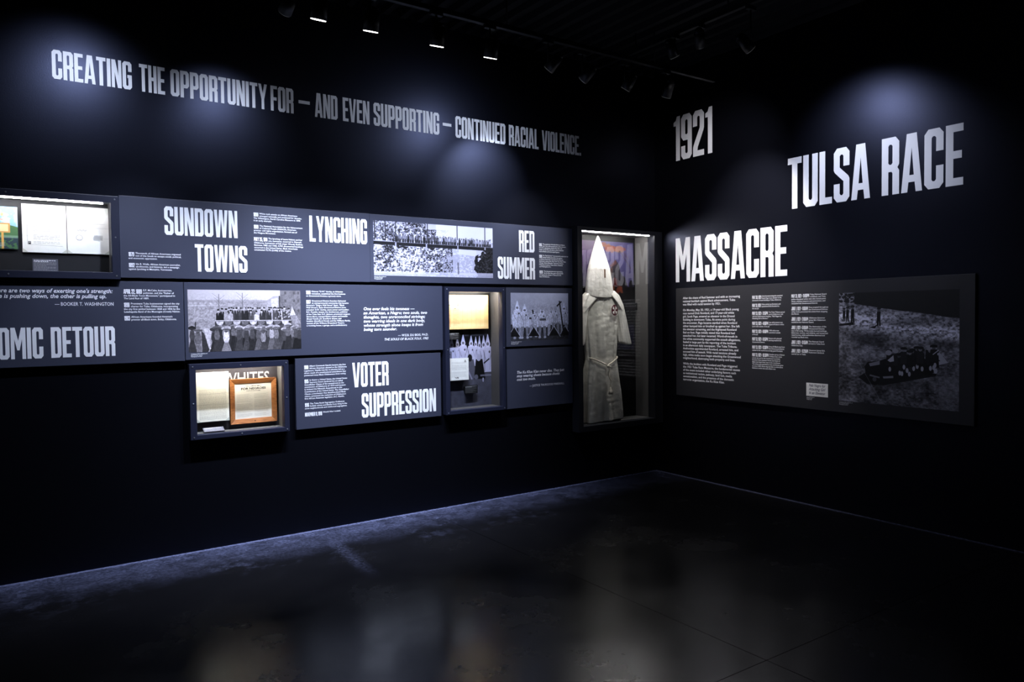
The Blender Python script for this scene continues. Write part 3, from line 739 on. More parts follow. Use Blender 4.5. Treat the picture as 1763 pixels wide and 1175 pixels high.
def paint_page(seed, kind):
    c = Cv(.237, .30, 240, 300, (.93, .93, .92))
    r = np.random.default_rng(seed); n = c.noise(8, 10, 3, seed); c.a *= (1+.05*(n-.5))[..., None]
    Y = c.yy/c.H
    for y in (.44, .66): c.put(np.abs(Y-y) < .012, G(.80), .35)
    if kind == 'form':
        c.seg(.026, .07, .026, .25, .0012, G(.25)); c.seg(.026, .25, .215, .257, .0010, G(.4)); c.rect(.030, .232, .044, .25, G(.25)); c.rect(.033, .236, .041, .241, G(.75))
        for y in np.arange(.105, .245, .0085):
            if r.random() > .2:
                x = .058
                while x < .195:
                    l = .008+.02*r.random(); c.rect(x, y, min(x+l, .2), y+.0022, G(.45), .55); x += l+.004
    elif kind == 'back':
        c.seg(.05, .112, .215, .105, .002, G(.55), .6)
        for k in range(9): c.ell(.058+.006*k, .150+.004*math.sin(k*2), .005, .004, G(.6), .5)
        for k in range(60):
            a = k/60*2*math.pi; c.ell(.067+.018*math.cos(a), .198+.018*math.sin(a), .0014, .0014, G(.5), .8)
        c.rect(.055, .208, .080, .212, G(.55), .7)
        for k in range(26): c.rect(.145+.045*r.random(), .176+.04*r.random(), .158+.045*r.random(), .179+.04*r.random(), G(.62), .4)
        c.rect(.0, .105, .237, .106, G(.8), .6)
    elif kind == 'typed':
        c.a *= np.array((1.0, .985, .93), np.float32)
        for y in np.arange(.105, .285, .0058):
            x = .02
            while x < .215:
                l = .005+.014*r.random(); c.rect(x, y, min(x+l, .218), y+.0019, (.42, .40, .36), .6); x += l+.0025
    elif kind == 'letter':
        for y in np.concatenate([np.arange(.055, .075, .009), np.arange(.095, .165, .009), np.arange(.19, .255, .009)]):
            x = .02+.05*(y > .185)*0
            while x < .205:
                l = .008+.02*r.random(); c.rect(x, y, min(x+l, .21), y+.0024, G(.55), .7); x += l+.004
        c.poly([(.185, .045), (.193, .018), (.203, .045)], G(.4), .8); c.rect(.182, .045, .206, .060, G(.5), .7)
        c.seg(.06, .262, .10, .270, .006, G(.2)); c.seg(.075, .272, .10, .256, .005, G(.25)); c.ell(.102, .268, .008, .006, G(.15)); c.put(np.abs(Y-.62) < .02, G(.85), .4)
    elif kind == 'roll':
        c.a[:] = np.array((.90, .81, .62), np.float32)*(1+.12*(n-.5))[..., None]
        X = c.xx/c.W
        edge = np.clip(1-np.minimum(np.minimum(X, 1-X), np.minimum(Y, 1-Y))/.10, 0, 1); c.put(edge, (.74, .58, .36), .5)
        for y in np.arange(.035, .29, .010): c.rect(.01, y, .232, y+.0008, (.60, .48, .30), .5)
        for x in np.arange(.02, .23, .022): c.rect(x, .03, x+.0008, .29, (.62, .50, .32), .4)
        for y in np.arange(.09, .28, .008): c.rect(.042, y, .050, y+.004, (.70, .32, .22), .7); c.rect(.060+.01*r.random(), y, .075+.02*r.random(), y+.002, (.35, .28, .2), .5*r.random())
        for x, y in ((.032, .085), (.045, .088), (.086, .08), (.086, .092), (.072, .118)): c.ell(x, y, .0035, .004, (.25, .24, .28), .8)
    return c.image('page_'+kind, (1, 1, 1), .02)

def paint_label(seed, bright=.85, bg=.14):
    c = Cv(.13, .08, 156, 96, (bg, bg, bg*1.1))
    r = np.random.default_rng(seed)
    for k, y in enumerate(np.arange(.008, .070, .0068)):
        x = .006; b = bright if k < 2 else bright*.62
        hi = .0046 if k < 2 else .0030
        while x < .118:
            l = .004+.011*r.random(); c.rect(x, y, min(x+l, .122), y+hi, G(b), .9); x += l+.0025
            if k in (1, 5, 8) and x > .06+.04*r.random(): break
    return c.image('caption_print', (1, 1, 1.03), .02)

# ------------------------------------------------------------------ room shell
HOLES = [(-6.30, -4.918, 1.893, 2.382), (-4.482, -3.832, .789, 1.298), (-2.488, -1.911, .793, 1.852), (-1.080, -.094, .535, 2.422)]
XL, YF, ZC = -9.0, -9.0, 4.0
def wall_with_holes():
    xs = sorted({XL, 0.0, *[h[0] for h in HOLES], *[h[1] for h in HOLES]}); zs = sorted({0.0, ZC, *[h[2] for h in HOLES], *[h[3] for h in HOLES]})
    bm = bmesh.new(); V = {}
    g = lambda x, z: V.setdefault((x, z), None) or V.__setitem__((x, z), bm.verts.new((x, 0, z))) or V[x, z]
    for x0, x1 in zip(xs, xs[1:]):
        for z0, z1 in zip(zs, zs[1:]):
            cx, cz = (x0+x1)/2, (z0+z1)/2
            if any(h[0] < cx < h[1] and h[2] < cz < h[3] for h in HOLES): continue
            bm.faces.new((g(x0, z0), g(x1, z0), g(x1, z1), g(x0, z1)))
    return mesh_of('wall_left', bm)
tag(link('wall_left', wall_with_holes(), M_WALL), kind='structure')
def quad(name, pts, m):
    me = bpy.data.meshes.new(name); me.from_pydata(pts, [], [(0, 1, 2, 3)])
    return tag(link(name, me, m), kind='structure')
quad('wall_right', [(0, 0, 0), (0, YF, 0), (0, YF, ZC), (0, 0, ZC)], M_WALL)
quad('wall_back', [(0, YF, 0), (XL, YF, 0), (XL, YF, ZC), (0, YF, ZC)], M_WALL)
quad('wall_far', [(XL, YF, 0), (XL, 0, 0), (XL, 0, ZC), (XL, YF, ZC)], M_WALL)

# corrugated steel deck, ribs running along y
bm = bmesh.new(); prof = []
x = XL
while x < 0.0:
    prof += [(x, 0.0), (x+.05, 0.0), (x+.068, .045), (x+.132, .045)]; x += .15
prof = [p for p in prof if p[0] <= 0] + [(0.0, 0.0)]
prev = None
for px_, dz in prof:
    cur = (bm.verts.new((px_, YF, ZC+dz)), bm.verts.new((px_, 0, ZC+dz)))
    if prev: bm.faces.new((prev[0], prev[1], cur[1], cur[0]))
    prev = cur
tag(link('ceiling', mesh_of('ceiling', bm), M_CEIL), kind='structure')

floor = tag(link('floor', box_me('floor', (XL, YF, -.06), (0, 0, -.012)), mat('joint_dark', (.006, .006, .007), .8)), kind='structure')
JX, JY, JG = [XL, -5.68, -2.68, 0], [YF, -6.35, -3.33, 0], .0018
for a, b in zip(JX, JX[1:]):
    for c_, d in zip(JY, JY[1:]):
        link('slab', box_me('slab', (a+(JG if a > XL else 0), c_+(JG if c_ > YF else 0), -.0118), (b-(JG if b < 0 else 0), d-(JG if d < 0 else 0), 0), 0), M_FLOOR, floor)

# ------------------------------------------------------------------ wall lettering
t = empty('wall_lettering', (-5.237, -.0006, 3.115), ROT_L)
tag(t, 'long line of white condensed lettering high on the black wall, about continued racial violence', 'lettering')
for s, x0, x1 in (('CREATING', -5.239, -4.793), ('THE', -4.749, -4.594), ('OPPORTUNITY', -4.559, -3.915), ('FOR', -3.890, -3.723), ('—', -3.685, -3.60), ('AND', -3.562, -3.384), ('EVEN', -3.342, -3.123), ('SUPPORTING', -3.088, -2.502), ('—', -2.469, -2.386), ('CONTINUED', -2.347, -1.840), ('RACIAL', -1.803, -1.477), ('VIOLENCE.', -1.438, -.978)):
    heading(t, s, x0+5.237, x1+5.237, 0, .179, 0)
for s, y0, y1, z0, z1, lab in (('1921', .259, .743, 3.117, 3.551, 'large white date 1921 on the black wall, high up near the corner'),
                               ('TULSA RACE', 1.557, 2.955, 2.484, 2.912, 'largest white letters on the black wall, reading TULSA RACE'),
                               ('MASSACRE', .280, 1.550, 1.923, 2.356, 'large bright white letters reading MASSACRE just above the charcoal text panel')):
    t = empty('wall_lettering', (-.0006, -y0, z0), ROT_R); tag(t, lab, 'lettering')
    if ' ' in s:
        heading(t, 'TULSA', 0, 2.282-y0, 0, z1-z0, 0); heading(t, 'RACE', 2.374-y0, y1-y0, 0, z1-z0, 0)
    else:
        heading(t, s, 0, y1-y0, 0, z1-z0, 0)

# ------------------------------------------------------------------ text panels on the left wall
PT = .030
WZ = PT + .0006
def panel(u0, u1, v0, v1, label, m=None, rot=ROT_L, thick=PT):
    """board whose children are given in wall coordinates"""
    loc = (u0, 0, v0) if rot == ROT_L else (0, -u0, v0)
    o = link('wall_panel', box_me('wall_panel', (0, 0, .001), (u1-u0, v1-v0, thick), .0015), m or M_PANEL)
    o.location = loc; o.rotation_euler = rot
    tag(o, label, 'panel', 'printed text panels on the walls')
    return o
class Shift:
    """children of a panel, placed in wall coordinates"""
    def __init__(self, o, u0, v0): self.o, self.u, self.v = o, u0, v0
    def head(self, s, a, b, c, d): heading(self.o, s, a-self.u, b-self.u, c-self.v, d-self.v, WZ)
    def ent(self, u, r, pitch, items, size=None): entries(self.o, WZ, u-self.u, r-self.u, pitch, [(t-self.v, d, dr-self.u, ls) for t, d, dr, ls in items], size)
    def photo(self, a, b, c, d, m): return print_obj('photograph', self.o, a-self.u, b-self.u, c-self.v, d-self.v, WZ, m)
    def text(self, fn, name='quotation'):
        t = TextMesh(); fn(t, self.u, self.v); return t.build(name, self.o, WZ)
    def caption(self, u, v, n=3, wd=.16):
        t = TextMesh()
        ws = ['Courtesy of the collection of', 'the historical society', 'Photograph archive']
        for k in range(n): t.line(ws[k % 3], u-self.u, v-self.v-k*.0095, .009, wd/.16, bold=.01)
        t.build('caption', self.o, WZ)

P1 = (-4.894, -3.1515, 1.884, 2.417)
o = panel(*P1, 'slate panel headed SUNDOWN TOWNS and LYNCHING, in the top row'); s = Shift(o, P1[0], P1[2])
s.head('SUNDOWN', -4.625, -4.152, 2.176, 2.366); s.head('TOWNS', -4.438, -4.089, 1.935, 2.122); s.head('LYNCHING', -3.633, -3.174, 2.178, 2.370)
s.ent(-4.846, -4.526, .0168, [(2.052, '1879', -4.812, ['Thousands of African Americans migrated', 'out of the South to escape social, political,', 'and economic oppression.']),
                              (1.981, '1892', -4.811, ['Ida B. Wells, African American journalist,', 'abolitionist, and feminist, led a campaign', 'against lynching in Memphis, Tennessee.'])])
s.ent(-4.039, -3.683, .0168, [(2.365, '1898', -4.005, ['White mob attacks on African Americans', 'emerged nationally and continued for decades.', 'The Wilmington, North Carolina Massacre in 1898', 'is an early example.']),
                              (2.278, '1909', -4.006, ['The National Association for the Advancement', "of Colored People (NAACP), America's", 'premier civil rights organization, formed out of', 'the Niagara Movement.']),
                              (2.190, 'MAY 25, 1911', -3.945, ['The lynching of Laura Nelson and her', 'son, Lawrence, occurred in Okemah,', 'Oklahoma, hometown of folk singer Woody Guthrie.', 'Between 1882 and 1968, 4,743 documented lynchings', 'occurred in the United States. Black Americans', 'constituted 72.7% (3,446) of the victims.'])])

P2 = (-3.1505, -1.118, 1.886, 2.416)
o = panel(*P2, 'slate panel headed RED SUMMER with a long photograph of people on a bridge'); s = Shift(o, P2[0], P2[2])
s.photo(-3.121, -2.007, 1.938, 2.368, image_mat('bridge_print', paint_bridge())); s.caption(-3.119, 1.926, 3, .15)
s.head('RED', -1.728, -1.558, 2.176, 2.368); s.head('SUMMER', -1.957, -1.555, 1.934, 2.126)
s.ent(-1.505, -1.171, .0168, [(2.263, '1915', -1.473, ['The popularity of the film Birth of a Nation', 'gave rise to the second wave of the domestic', 'terrorist organization, the Ku Klux Klan, the', 'targets of the Klan and others, which extended', 'beyond Blacks and encouraged bigotry.']),
                              (2.159, '1919', -1.473, ['The "Red Summer" was marked by mobs that led', 'deadly hostility and white riots against', 'on African Americans, recorded the American', 'landscape in places like New York City, New York,', 'Chicago, Illinois; Memphis, Tennessee; Omaha,', 'Nebraska; Longview, Texas; Elaine, Arkansas;', 'and Washington, D.C.']),
                              (2.017, '1920s', -1.461, ['The domestic terrorist organization,', 'the Ku Klux Klan, grew exponentially', 'throughout the decade in Tulsa and in the', 'State of Oklahoma.'])])

P3 = (-6.42, -4.518, 1.326, 1.861)
o = panel(*P3, 'slate panel headed ECONOMIC DETOUR, running out of view beneath the lit document case'); s = Shift(o, P3[0], P3[2])
s.head('DETOUR', -5.292, -4.938, 1.377, 1.568); s.head('ECONOMIC', -5.333-.475, -5.333, 1.377, 1.568)
s.ent(-4.881, -4.542, .0178, [(1.809, 'APRIL 22, 1889', -4.773, ['E.P. McCabe, businessman,', 'politician, and the "Father of', 'the All-Black Town Movement," participated in', 'The Land Run of 1889.']),
                              (1.721, '1898', -4.848, ['Prominent Tulsa businessmen signed the city', 'charter for Tulsa, Oklahoma, incorporating', 'the city first settled between 1828 and 1836 by the', 'Loachapoka Band of the Muscogee (Creek) Nation.']),
                              (1.634, '1903', -4.847, ["African Americans founded America's", 'premier all-Black town, Boley, Oklahoma.'])])
def wash(t, u, v):
    a, b = "There are two ways of exerting one's strength:", 'one is pushing down, the other is pulling up.'
    W = line_geo(a, .018, .22)[2]; k = (-4.944+5.541)/(W-line_geo('The', .018, .22)[2])/.036
    t.line(a, -4.944-u, 1.783-v, .036, k, True, .018, .22); t.line(b, -4.981-u, 1.750-v, .036, k, True, .018, .22)
    A = '— BOOKER T. WASHINGTON'; t.line(A, -4.941-u, 1.702-v, .031, .324/(line_geo(A, .005)[2]*.031), True, .005)
s.text(wash)

P4 = (-4.514, -2.513, 1.331, 1.861)
o = panel(*P4, 'slate panel with a photograph of a crowd at a rally and a quotation about twoness'); s = Shift(o, P4[0], P4[2])
s.photo(-4.492, -3.712, 1.382, 1.811, image_mat('crowd_print', paint_crowd())); s.caption(-4.480, 1.368, 3, .16)
s.ent(-3.669, -3.324, .0168, [(1.812, '1906', -3.634, ['Ottowa "O.W." Gurley, an Arkansas', 'transplant, established the first business', 'on Greenwood Avenue, a grocery store.']),
                              (1.742, '1907', -3.634, ['Greenwood District founders fashioned', 'an entrepreneurial community that became', 'America\'s "Negro Wall Street" (later, "Black', 'Wall Street"). Early Greenwood District icons', 'included: O.W. Gurley, store owner and hotelier;', 'B.C. Franklin, lawyer; A.J. Smitherman, publisher', 'of the Tulsa Star; A.C. Jackson, prominent surgeon;', 'Simon Berry, transportation expert and hotelier', '(Royal Hotel); J.B. Stradford, lawyer, and', 'hotelier (Stradford Hotel); and the Williams Family,', 'owners of the Williams Dreamland Theatre,', 'a rooming house, a garage, and a confectionery.'])])
def dub(t, u, v):
    ls = ['One ever feels his twoness —', 'an American, a Negro; two souls, two', 'thoughts, two unreconciled strivings;', 'two warring ideals in one dark body,', 'whose strength alone keeps it from', 'being torn asunder.']
    k = .541/(line_geo(ls[2], .018, .22)[2]*.033)
    for q, l in enumerate(ls): t.line(l, -3.217-u, 1.664-.0322*q-v, .033, k, False, .018, .22)
    for l, z, sh in (('— W.E.B. DU BOIS, PH.D.', 1.453, 0), ('THE SOULS OF BLACK FOLK, 1903', 1.423, .2)): t.line(l, -2.650-u, z-v, .026, (.272 if sh == 0 else .395)/(line_geo(l, .004, sh)[2]*.026), True, .004, sh)
s.text(dub)

P5 = (-3.761, -2.538, .780, 1.308)
o = panel(*P5, 'slate panel headed VOTER SUPPRESSION, in the bottom row'); s = Shift(o, P5[0], P5[2])
s.head('VOTER', -3.316, -3.012, 1.067, 1.258); s.head('SUPPRESSION', -3.244, -2.588, .825, 1.015)
s.ent(-3.695, -3.345, .0172, [(1.255, '1908', -3.662, ['Albert Comstock Hamlin became the first', 'African American elected to the Oklahoma', 'Legislature. Hamlin lost his re-election bid as a', 'direct result of a constitutional amendment that', 'prevented many Black Oklahomans from voting.']),
                              (1.150, '1915', -3.663, ['In Guinn v. United States, the United States', 'Supreme Court declared the so-called', 'Grandfather Clause of the amendment to the', 'constitution of Oklahoma of 1910 void because', 'it violated the Fifteenth Amendment to the', 'Constitution of the United States. The Grandfather', 'Clause, a mechanism that disenfranchised Black', "voters, prevented the reelection of Oklahoma's", 'first African American legislator, A.C. Hamlin.']),
                              (.973, '1916', -3.663, ['The Tulsa Racial Segregation Ordinance', 'forbids whites and Blacks from living in the', 'same neighborhoods and reinforced segregation.']),
                              (.902, 'NOVEMBER 11, 1918', -3.564, ['World War I ended.'])])

P6 = (-1.873, -1.126, 1.334, 1.860)
o = panel(*P6, 'small slate panel holding only a photograph of a seated row of robed people'); s = Shift(o, P6[0], P6[2])
s.photo(-1.825, -1.174, 1.386, 1.812, image_mat('seated_print', paint_seated())); s.caption(-1.823, 1.373, 3, .17)
P7 = (-1.873, -1.128, .782, 1.312)
o = panel(*P7, 'small slate panel with a single short quotation, beside the tall narrow case'); s = Shift(o, P7[0], P7[2])
def mar(t, u, v):
    ls = ['The Ku Klux Klan never dies. They just', 'stop wearing sheets because sheets', 'cost too much.']; k = .540/(line_geo(ls[0], .016, .22)[2]*.033)
    for q, l in enumerate(ls): t.line(l, -1.769-u, 1.091-.0315*q-v, .033, k, False, .016, .22)
    A = '— JUSTICE THURGOOD MARSHALL'; t.line(A, -1.230-u, .966-v, .027, .398/(line_geo(A, .0)[2]*.027), True, .0)
s.text(mar)

# ------------------------------------------------------------------ text panel on the right wall
RT = .020
P8 = (.297, 3.048, .804, 1.860)
o = panel(*P8, 'wide charcoal panel on the other wall, with a photograph of a truck full of people', M_PANEL_R, ROT_R, RT)
WZ_keep = WZ; WZ = RT + .0006
s = Shift(o, P8[0], P8[2])
s.photo(2.040, 2.947, .897, 1.757, image_mat('truck_print', paint_truck())); s.caption(2.043, .884, 3, .17)
def maint(t, u, v):
    ls = ['After the chaos of Red Summer and with an increasing', 'national backlash against Black advancement, Tulsa', 'was filled with racial tension by 1921.', '', 'On Monday, May 30, 1921, a 19-year-old Black young', 'man named Dick Rowland, and 17-year-old white', 'girl, Sarah Page, entered an elevator in the Drexel', 'Building in downtown Tulsa. At some point during', 'the encounter, Page became startled when Rowland', 'either bumped into or brushed up against her. She left', 'the elevator screaming, and the frightened Rowland', 'fled on foot. Page initially stated that Rowland had', 'assaulted her, but later recanted. Word-of-mouth in', 'the white community supported the assault allegations,', 'fueled in large part by the reporting of the incident', 'in an afternoon daily newspaper, The Tulsa Tribune.', 'Authorities apprehended Rowland, arrested him, and', 'accused him of assault. With racial tensions already', 'high, white mobs soon began attacking the Greenwood', 'neighborhood, destroying both property and lives.', '', 'While the incident with Rowland and Page triggered', 'the 1921 Tulsa Race Massacre, the fundamental causes', 'of the event included other underlying factors such', 'as institutional racism, jealousy, land lust, media', 'sensationalism, and the presence of the domestic', 'terrorist organization, the Ku Klux Klan.']
    W = max(line_geo(l, .016)[2] for l in ls if l); z = 1.753
    k = .69/(W*.029)
    for l in ls:
        if l: t.line(l, .389-u, z-v, .029, k, False, .016)
        z -= .0312 if l else .0240
s.text(maint, 'paragraph')
s.ent(1.206, 1.539, .0180, [(1.762, 'MAY 30, 1921', 1.302, ['Dick Rowland allegedly assaulted', 'Sarah Page in an elevator in the', 'downtown Drexel Building in Tulsa, Oklahoma.']),
                            (1.690, 'MAY 31, 1921', 1.298, ['Police picked up Rowland, and', 'questioned Dick Rowland at', 'the city jail.']),
                            (1.620, 'MAY 31, 1921 - 3:15PM', 1.369, ['The Tulsa Tribune spread', 'word of afternoon raid', 'with the inflammatory headline, "Nab Negro for', 'Attacking Girl in Elevator."']),
                            (1.531, 'MAY 31, 1921 - 4:00PM', 1.373, ['Law enforcement was', 'tipped off about a white', 'lynch mob outside of the jail.']),
                            (1.460, 'MAY 31, 1921 - 8:00PM', 1.373, ['1000 white men', 'assembled outside', 'of the jail.']),
                            (1.392, 'MAY 31, 1921 - 8:15PM', 1.369, ['Rumors of a planned', 'lynching reached the', 'Greenwood District.']),
                            (1.319, 'MAY 31, 1921 - 8:30PM', 1.373, ['Some 25 Black men from', 'the Greenwood District', 'rushed to the courthouse to help guard Rowland.']),
                            (1.251, 'MAY 31, 1921 - 10:30PM', 1.377, ['Another group of about', '75 Black men, some', 'armed, set out for the courthouse to protect', 'Rowland. Shots between North, but intent of', 'Black men heard their way to the courthouse.', 'The white mob assembled at the courthouse grew', 'to some 2,000. Shots rang out after an altercation', 'between a white man and a Black man.'])], .0172)
s.ent(1.605, 1.945, .0180, [(1.762, 'MAY 31, 1921 - 11:00PM', 1.773, ['Tulsa National Guard', 'mobilized, and Tulsa', 'police deputized white men who looted pawn', 'shops, stealing weapons and ammunition, and', 'ransacked the Greenwood District.']),
                            (1.656, 'JUNE 1, 1921 - 1:00AM', 1.761, ['Fires erupted throughout', 'the Greenwood District;', 'white mobs prevented fire crews from stopping', 'the flames.']),
                            (1.568, 'JUNE 1, 1921 - 2:00AM', 1.763, ['Oklahoma Governor', 'James B.A. Robertson', 'mobilized the National Guard.']),
                            (1.496, 'JUNE 1, 1921 - 6:00AM', 1.763, ['The destruction of the', 'Greenwood District', 'was in full swing. White mobs burned buildings,', 'killed men, women, and children, and looted and', 'razed homes, while authorities disarmed and', 'rounded up Black men.']),
                            (1.372, 'JUNE 1, 1921 - 9:15AM', 1.760, ['The National Guard', 'arrived in Tulsa from', 'Oklahoma City.']),
                            (1.299, 'JUNE 1, 1921 - 11:29AM', 1.763, ['Governor James B.A.', 'Robertson declared', 'martial law in Tulsa.'])], .0172)
clip = link('newspaper_clipping', box_me('newspaper_clipping', (1.748-s.u, .913-s.v, RT+.0003), (1.945-s.u, 1.022-s.v, RT+.002)), M_WHITEP, o)
t = TextMesh()
for q, l in enumerate(('Nab Negro for', 'Attacking Girl', 'In an Elevator')): t.line(l, 1.772-s.u, .992-.031*q-s.v, .032, .150/(line_geo(l, .012, .3)[2]*.032), False, .012, .3)
t.build('headline_text', o, RT+.0024, M_INK_B)
s.caption(1.75, .900, 3, .11)
WZ = WZ_keep

# ------------------------------------------------------------------ display cases let into the left wall
def case(name, fr, op, wf, back, label, frame_m, lining, strip, strip_s, strip_col, hole, backing=None, backing_m=None, screws=(), rise=0.0, gz=None):
    """fr, op: frame and opening (u0,u1,v0,v1); wf: frame front; back: depth of the back behind the wall"""
    e = empty(name, (fr[0], 0, fr[2]), ROT_L); tag(e, label, 'display case', 'lit display cases set in the wall')
    U, V = fr[0], fr[2]
    sh = lambda r: (r[0]-U, r[1]-U, r[2]-V, r[3]-V)
    F, O = sh(fr), sh(op)
    link('frame', ring_me('frame', F, O, .0015, wf, .0025), frame_m, e)
    th = .010
    bm = bmesh.new()
    w1 = .0012                                   # lining runs from behind the frame to the back
    add_box(bm, (O[0]-th, O[2]-th, -back-th), (O[1]+th, O[3]+rise+th, -back))
    add_box(bm, (O[0]-th, O[2]-th, -back), (O[0]-.0005, O[3]+rise+th, w1)); add_box(bm, (O[1]+.0005, O[2]-th, -back), (O[1]+th, O[3]+rise+th, w1))
    add_box(bm, (O[0], O[2]-th, -back), (O[1], O[2]-.0005, w1)); add_box(bm, (O[0], O[3]+rise+.0005, -back), (O[1], O[3]+rise+th, w1))
    link('lining', mesh_of('lining', bm), lining, e)
    gz = gz or wf*.45
    link('glazing', box_me('glazing', (O[0]+.0006, O[2]+.0006, gz), (O[1]-.0006, O[3]-.0006, gz+.003)), M_GLASS, e)
    a, b, zz, ww = strip
    st = link('light_strip', box_me('light_strip', (a-U, zz+rise-V-.0045, ww-.007), (b-U, zz+rise-V, ww+.007), .001), mat('case_light_%d' % strip_s, (.8, .8, .8), .4, .3, 0, strip_col, strip_s), e)
    if backing is not None:
        print_obj('backing_print', e, O[0]+.001, O[1]-.001, O[2]+.001, O[3]-.001, -back+.0012, backing)
    elif backing_m is not None:
        print_obj('backing_board', e, O[0]+.001, O[1]-.001, O[2]+.001, O[3]-.001, -back+.0012, backing_m)
    sm = cyl_me('screw', (0, 0, 0), (0, 0, .0025), .0055, .0045, n=12)
    for u, v in screws:
        q = link('screw', sm, M_STEEL, e); q.location = (u-U, v-V, wf)
    return e, U, V

C1 = case('display_case', (-6.32, -4.898, 1.871, 2.404), (-6.275, -4.944, 1.915, 2.360), .060, .100, 'wide shallow case with two white pages, running out of view above the quotation on strength', M_FRAME, M_INNER,
          (-6.1, -4.985, 2.357, .028), 105.0, (.97, .96, 1.0), HOLES[0], backing_m=mat('dark_backing', (.009, .009, .012), .5, .4), screws=[(-4.921, 2.383), (-4.921, 1.893), (-4.921, 2.14), (-5.5, 2.383), (-5.5, 1.893)])
C2 = case('display_case', (-4.500, -3.820, .781, 1.302), (-4.457, -3.856, .813, 1.261), .060, .100, 'low square case with a typed page and a wooden frame, under the crowd photograph', M_FRAME, M_INNER_L,
          (-4.44, -3.875, 1.2605, -.012), 165, (1.0, .93, .82), HOLES[1], rise=.024, backing_m=mat('dusk_backing', (.026, .023, .028), .55, .3), screws=[(-4.478, 1.282), (-4.478, .797), (-3.838, 1.282), (-3.838, .797), (-4.16, 1.282), (-4.16, .797), (-3.838, 1.03), (-4.478, 1.03)])
C3 = case('display_case', (-2.505, -1.905, .785, 1.856), (-2.465, -1.935, .817, 1.816), .060, .130, 'tall narrow case with an amber ledger sheet above a night photograph of a robed group', M_FRAME, M_INNER,
          (-2.44, -1.96, 1.8155, -.012), 290, (1.0, .93, .82), HOLES[2], rise=.024, backing=image_mat('group_backing', paint_group()), screws=[(-2.485, 1.836), (-2.485, .801), (-1.920, 1.836), (-1.920, .801), (-2.485, 1.33), (-1.920, 1.33)])
C4 = case('display_case', (-1.113, -.004, .505, 2.436), (-1.056, -.113, .558, 2.398), .100, .180, 'tallest case, in the corner, holding the white hooded robe', M_FRAME_D, M_INNER_L,
          (-1.05, -.165, 2.396, .074), 230.0, (1.0, .96, .95), HOLES[3], gz=.091, backing=image_mat('poster_print', paint_poster()))

# ------------------------------------------------------------------ things in the cases
def sheet(name, u0, u1, v0, v1, back, thick, m, label, cat, group=None, corners=False):
    """a mounted sheet standing off the back of a case"""
    e = empty(name, (u0, back, v0), ROT_L); tag(e, label, cat, group)
    link('mount', box_me('mount', (.012, .012, 0), (u1-u0-.012, v1-v0-.012, thick-.0012)), M_BLACK, e)
    print_obj('sheet', e, 0, u1-u0, 0, v1-v0, thick, m, .001)
    if corners:
        for s_ in (0, 1):
            me = bpy.data.meshes.new('corner'); W = u1-u0; a = -.001 if s_ == 0 else W+.001; d = .032*(1 if s_ == 0 else -1)
            me.from_pydata([(a, -.001, thick+.0006), (a+d, -.001, thick+.0006), (a, .026, thick+.0006)], [], [(0, 1, 2)])
            link('corner', me, M_CORNER, e)
    return e
b1, b2, b3, b4 = .0988, .0988, .1288, .1788
sheet('document', -5.420, -5.183, 2.039, 2.340, b1, .010, image_mat('page_form', paint_page(1, 'form')), 'white printed form with a ruled margin line, in the wide upper case', 'document', None, True)
sheet('document', -5.179, -4.943, 2.040, 2.341, b1, .010, image_mat('page_back', paint_page(2, 'back')), 'white page with a faint round stamp and signature, in the wide upper case', 'document', None, True)
sheet('sign_print', -6.06, -5.442, 2.055, 2.314, b1, .010, image_mat('sign_print', paint_sign()), 'colour picture of a roadside sign under a blue sky, half out of view', 'picture')
sheet('caption_label', -5.372, -5.236, 1.9165, 1.997, .055, .003, image_mat('label_a', paint_label(1, .95, .34)), 'pale grey caption card under the ruled white form', 'label', 'caption cards in the cases')
bpy.data.objects['caption_label'].children[0].scale = (1, 1, 1)
sheet('document', -4.433, -4.213, .883, 1.233, b2, .030, image_mat('page_typed', paint_page(3, 'typed')), 'tall cream typewritten page beside the wooden frame', 'document', None, True)
sheet('document', -2.464, -1.977, 1.497, 1.793, b3, .028, image_mat('page_roll', paint_page(4, 'roll')), 'amber aged ledger sheet at the top of the narrow case', 'document')
sheet('document', -2.384, -2.198, 1.057, 1.248, b3, .045, image_mat('page_letter', paint_page(5, 'letter')), 'small white letter with a dark signature, over the robed group photograph', 'document')
sheet('caption_label', -2.440, -2.281, 1.408, 1.470, b3, .038, image_mat('label_b', paint_label(2, .75, .05)), 'dark caption card just under the amber ledger sheet', 'label', 'caption cards in the cases')
sheet('caption_label', -2.235, -2.104, .933, 1.006, b3, .038, image_mat('label_c', paint_label(3, .60, .06)), 'dark caption card below the small white letter', 'label', 'caption cards in the cases')
sheet('caption_label', -.285, -.115, 1.655, 1.730, b4, .030, image_mat('label_d', paint_label(4, .30, .03)), 'dark caption card beside the shoulder of the robe', 'label', 'caption cards in the cases')
# white capitals on the backing of the square case
t = TextMesh(); l = line_geo('WHITES', .010); k = .330/(l[2]); t.add(l[0], l[1], -4.245+4.500, 1.135-.781, k, .087/.72)
q = t.build('sign_lettering', C2[0], -.100+.002, mat('grey_print', (.30, .29, .29), .6, .2)); q['label'] = 'white capitals WHITES on the backing'
# small caption lying on the case floor
e = empty('caption_label', (-4.40, -.004, .8135), (R(24), 0, R(0))); tag(e, 'small pale caption card propped on the floor of the square case', 'label', 'caption cards in the cases')
link('sheet', box_me('sheet', (0, .008, .0), (.137, .062, .006)), image_mat('label_e', paint_label(6, .95, .38)), e)
me = e.children[0].data
uvl = me.uv_layers.new(name='UVMap')
for lp in me.loops:
    c_ = me.vertices[lp.vertex_index].co; uvl.data[lp.index].uv = (c_.x/.137, (c_.y-.008)/.054)

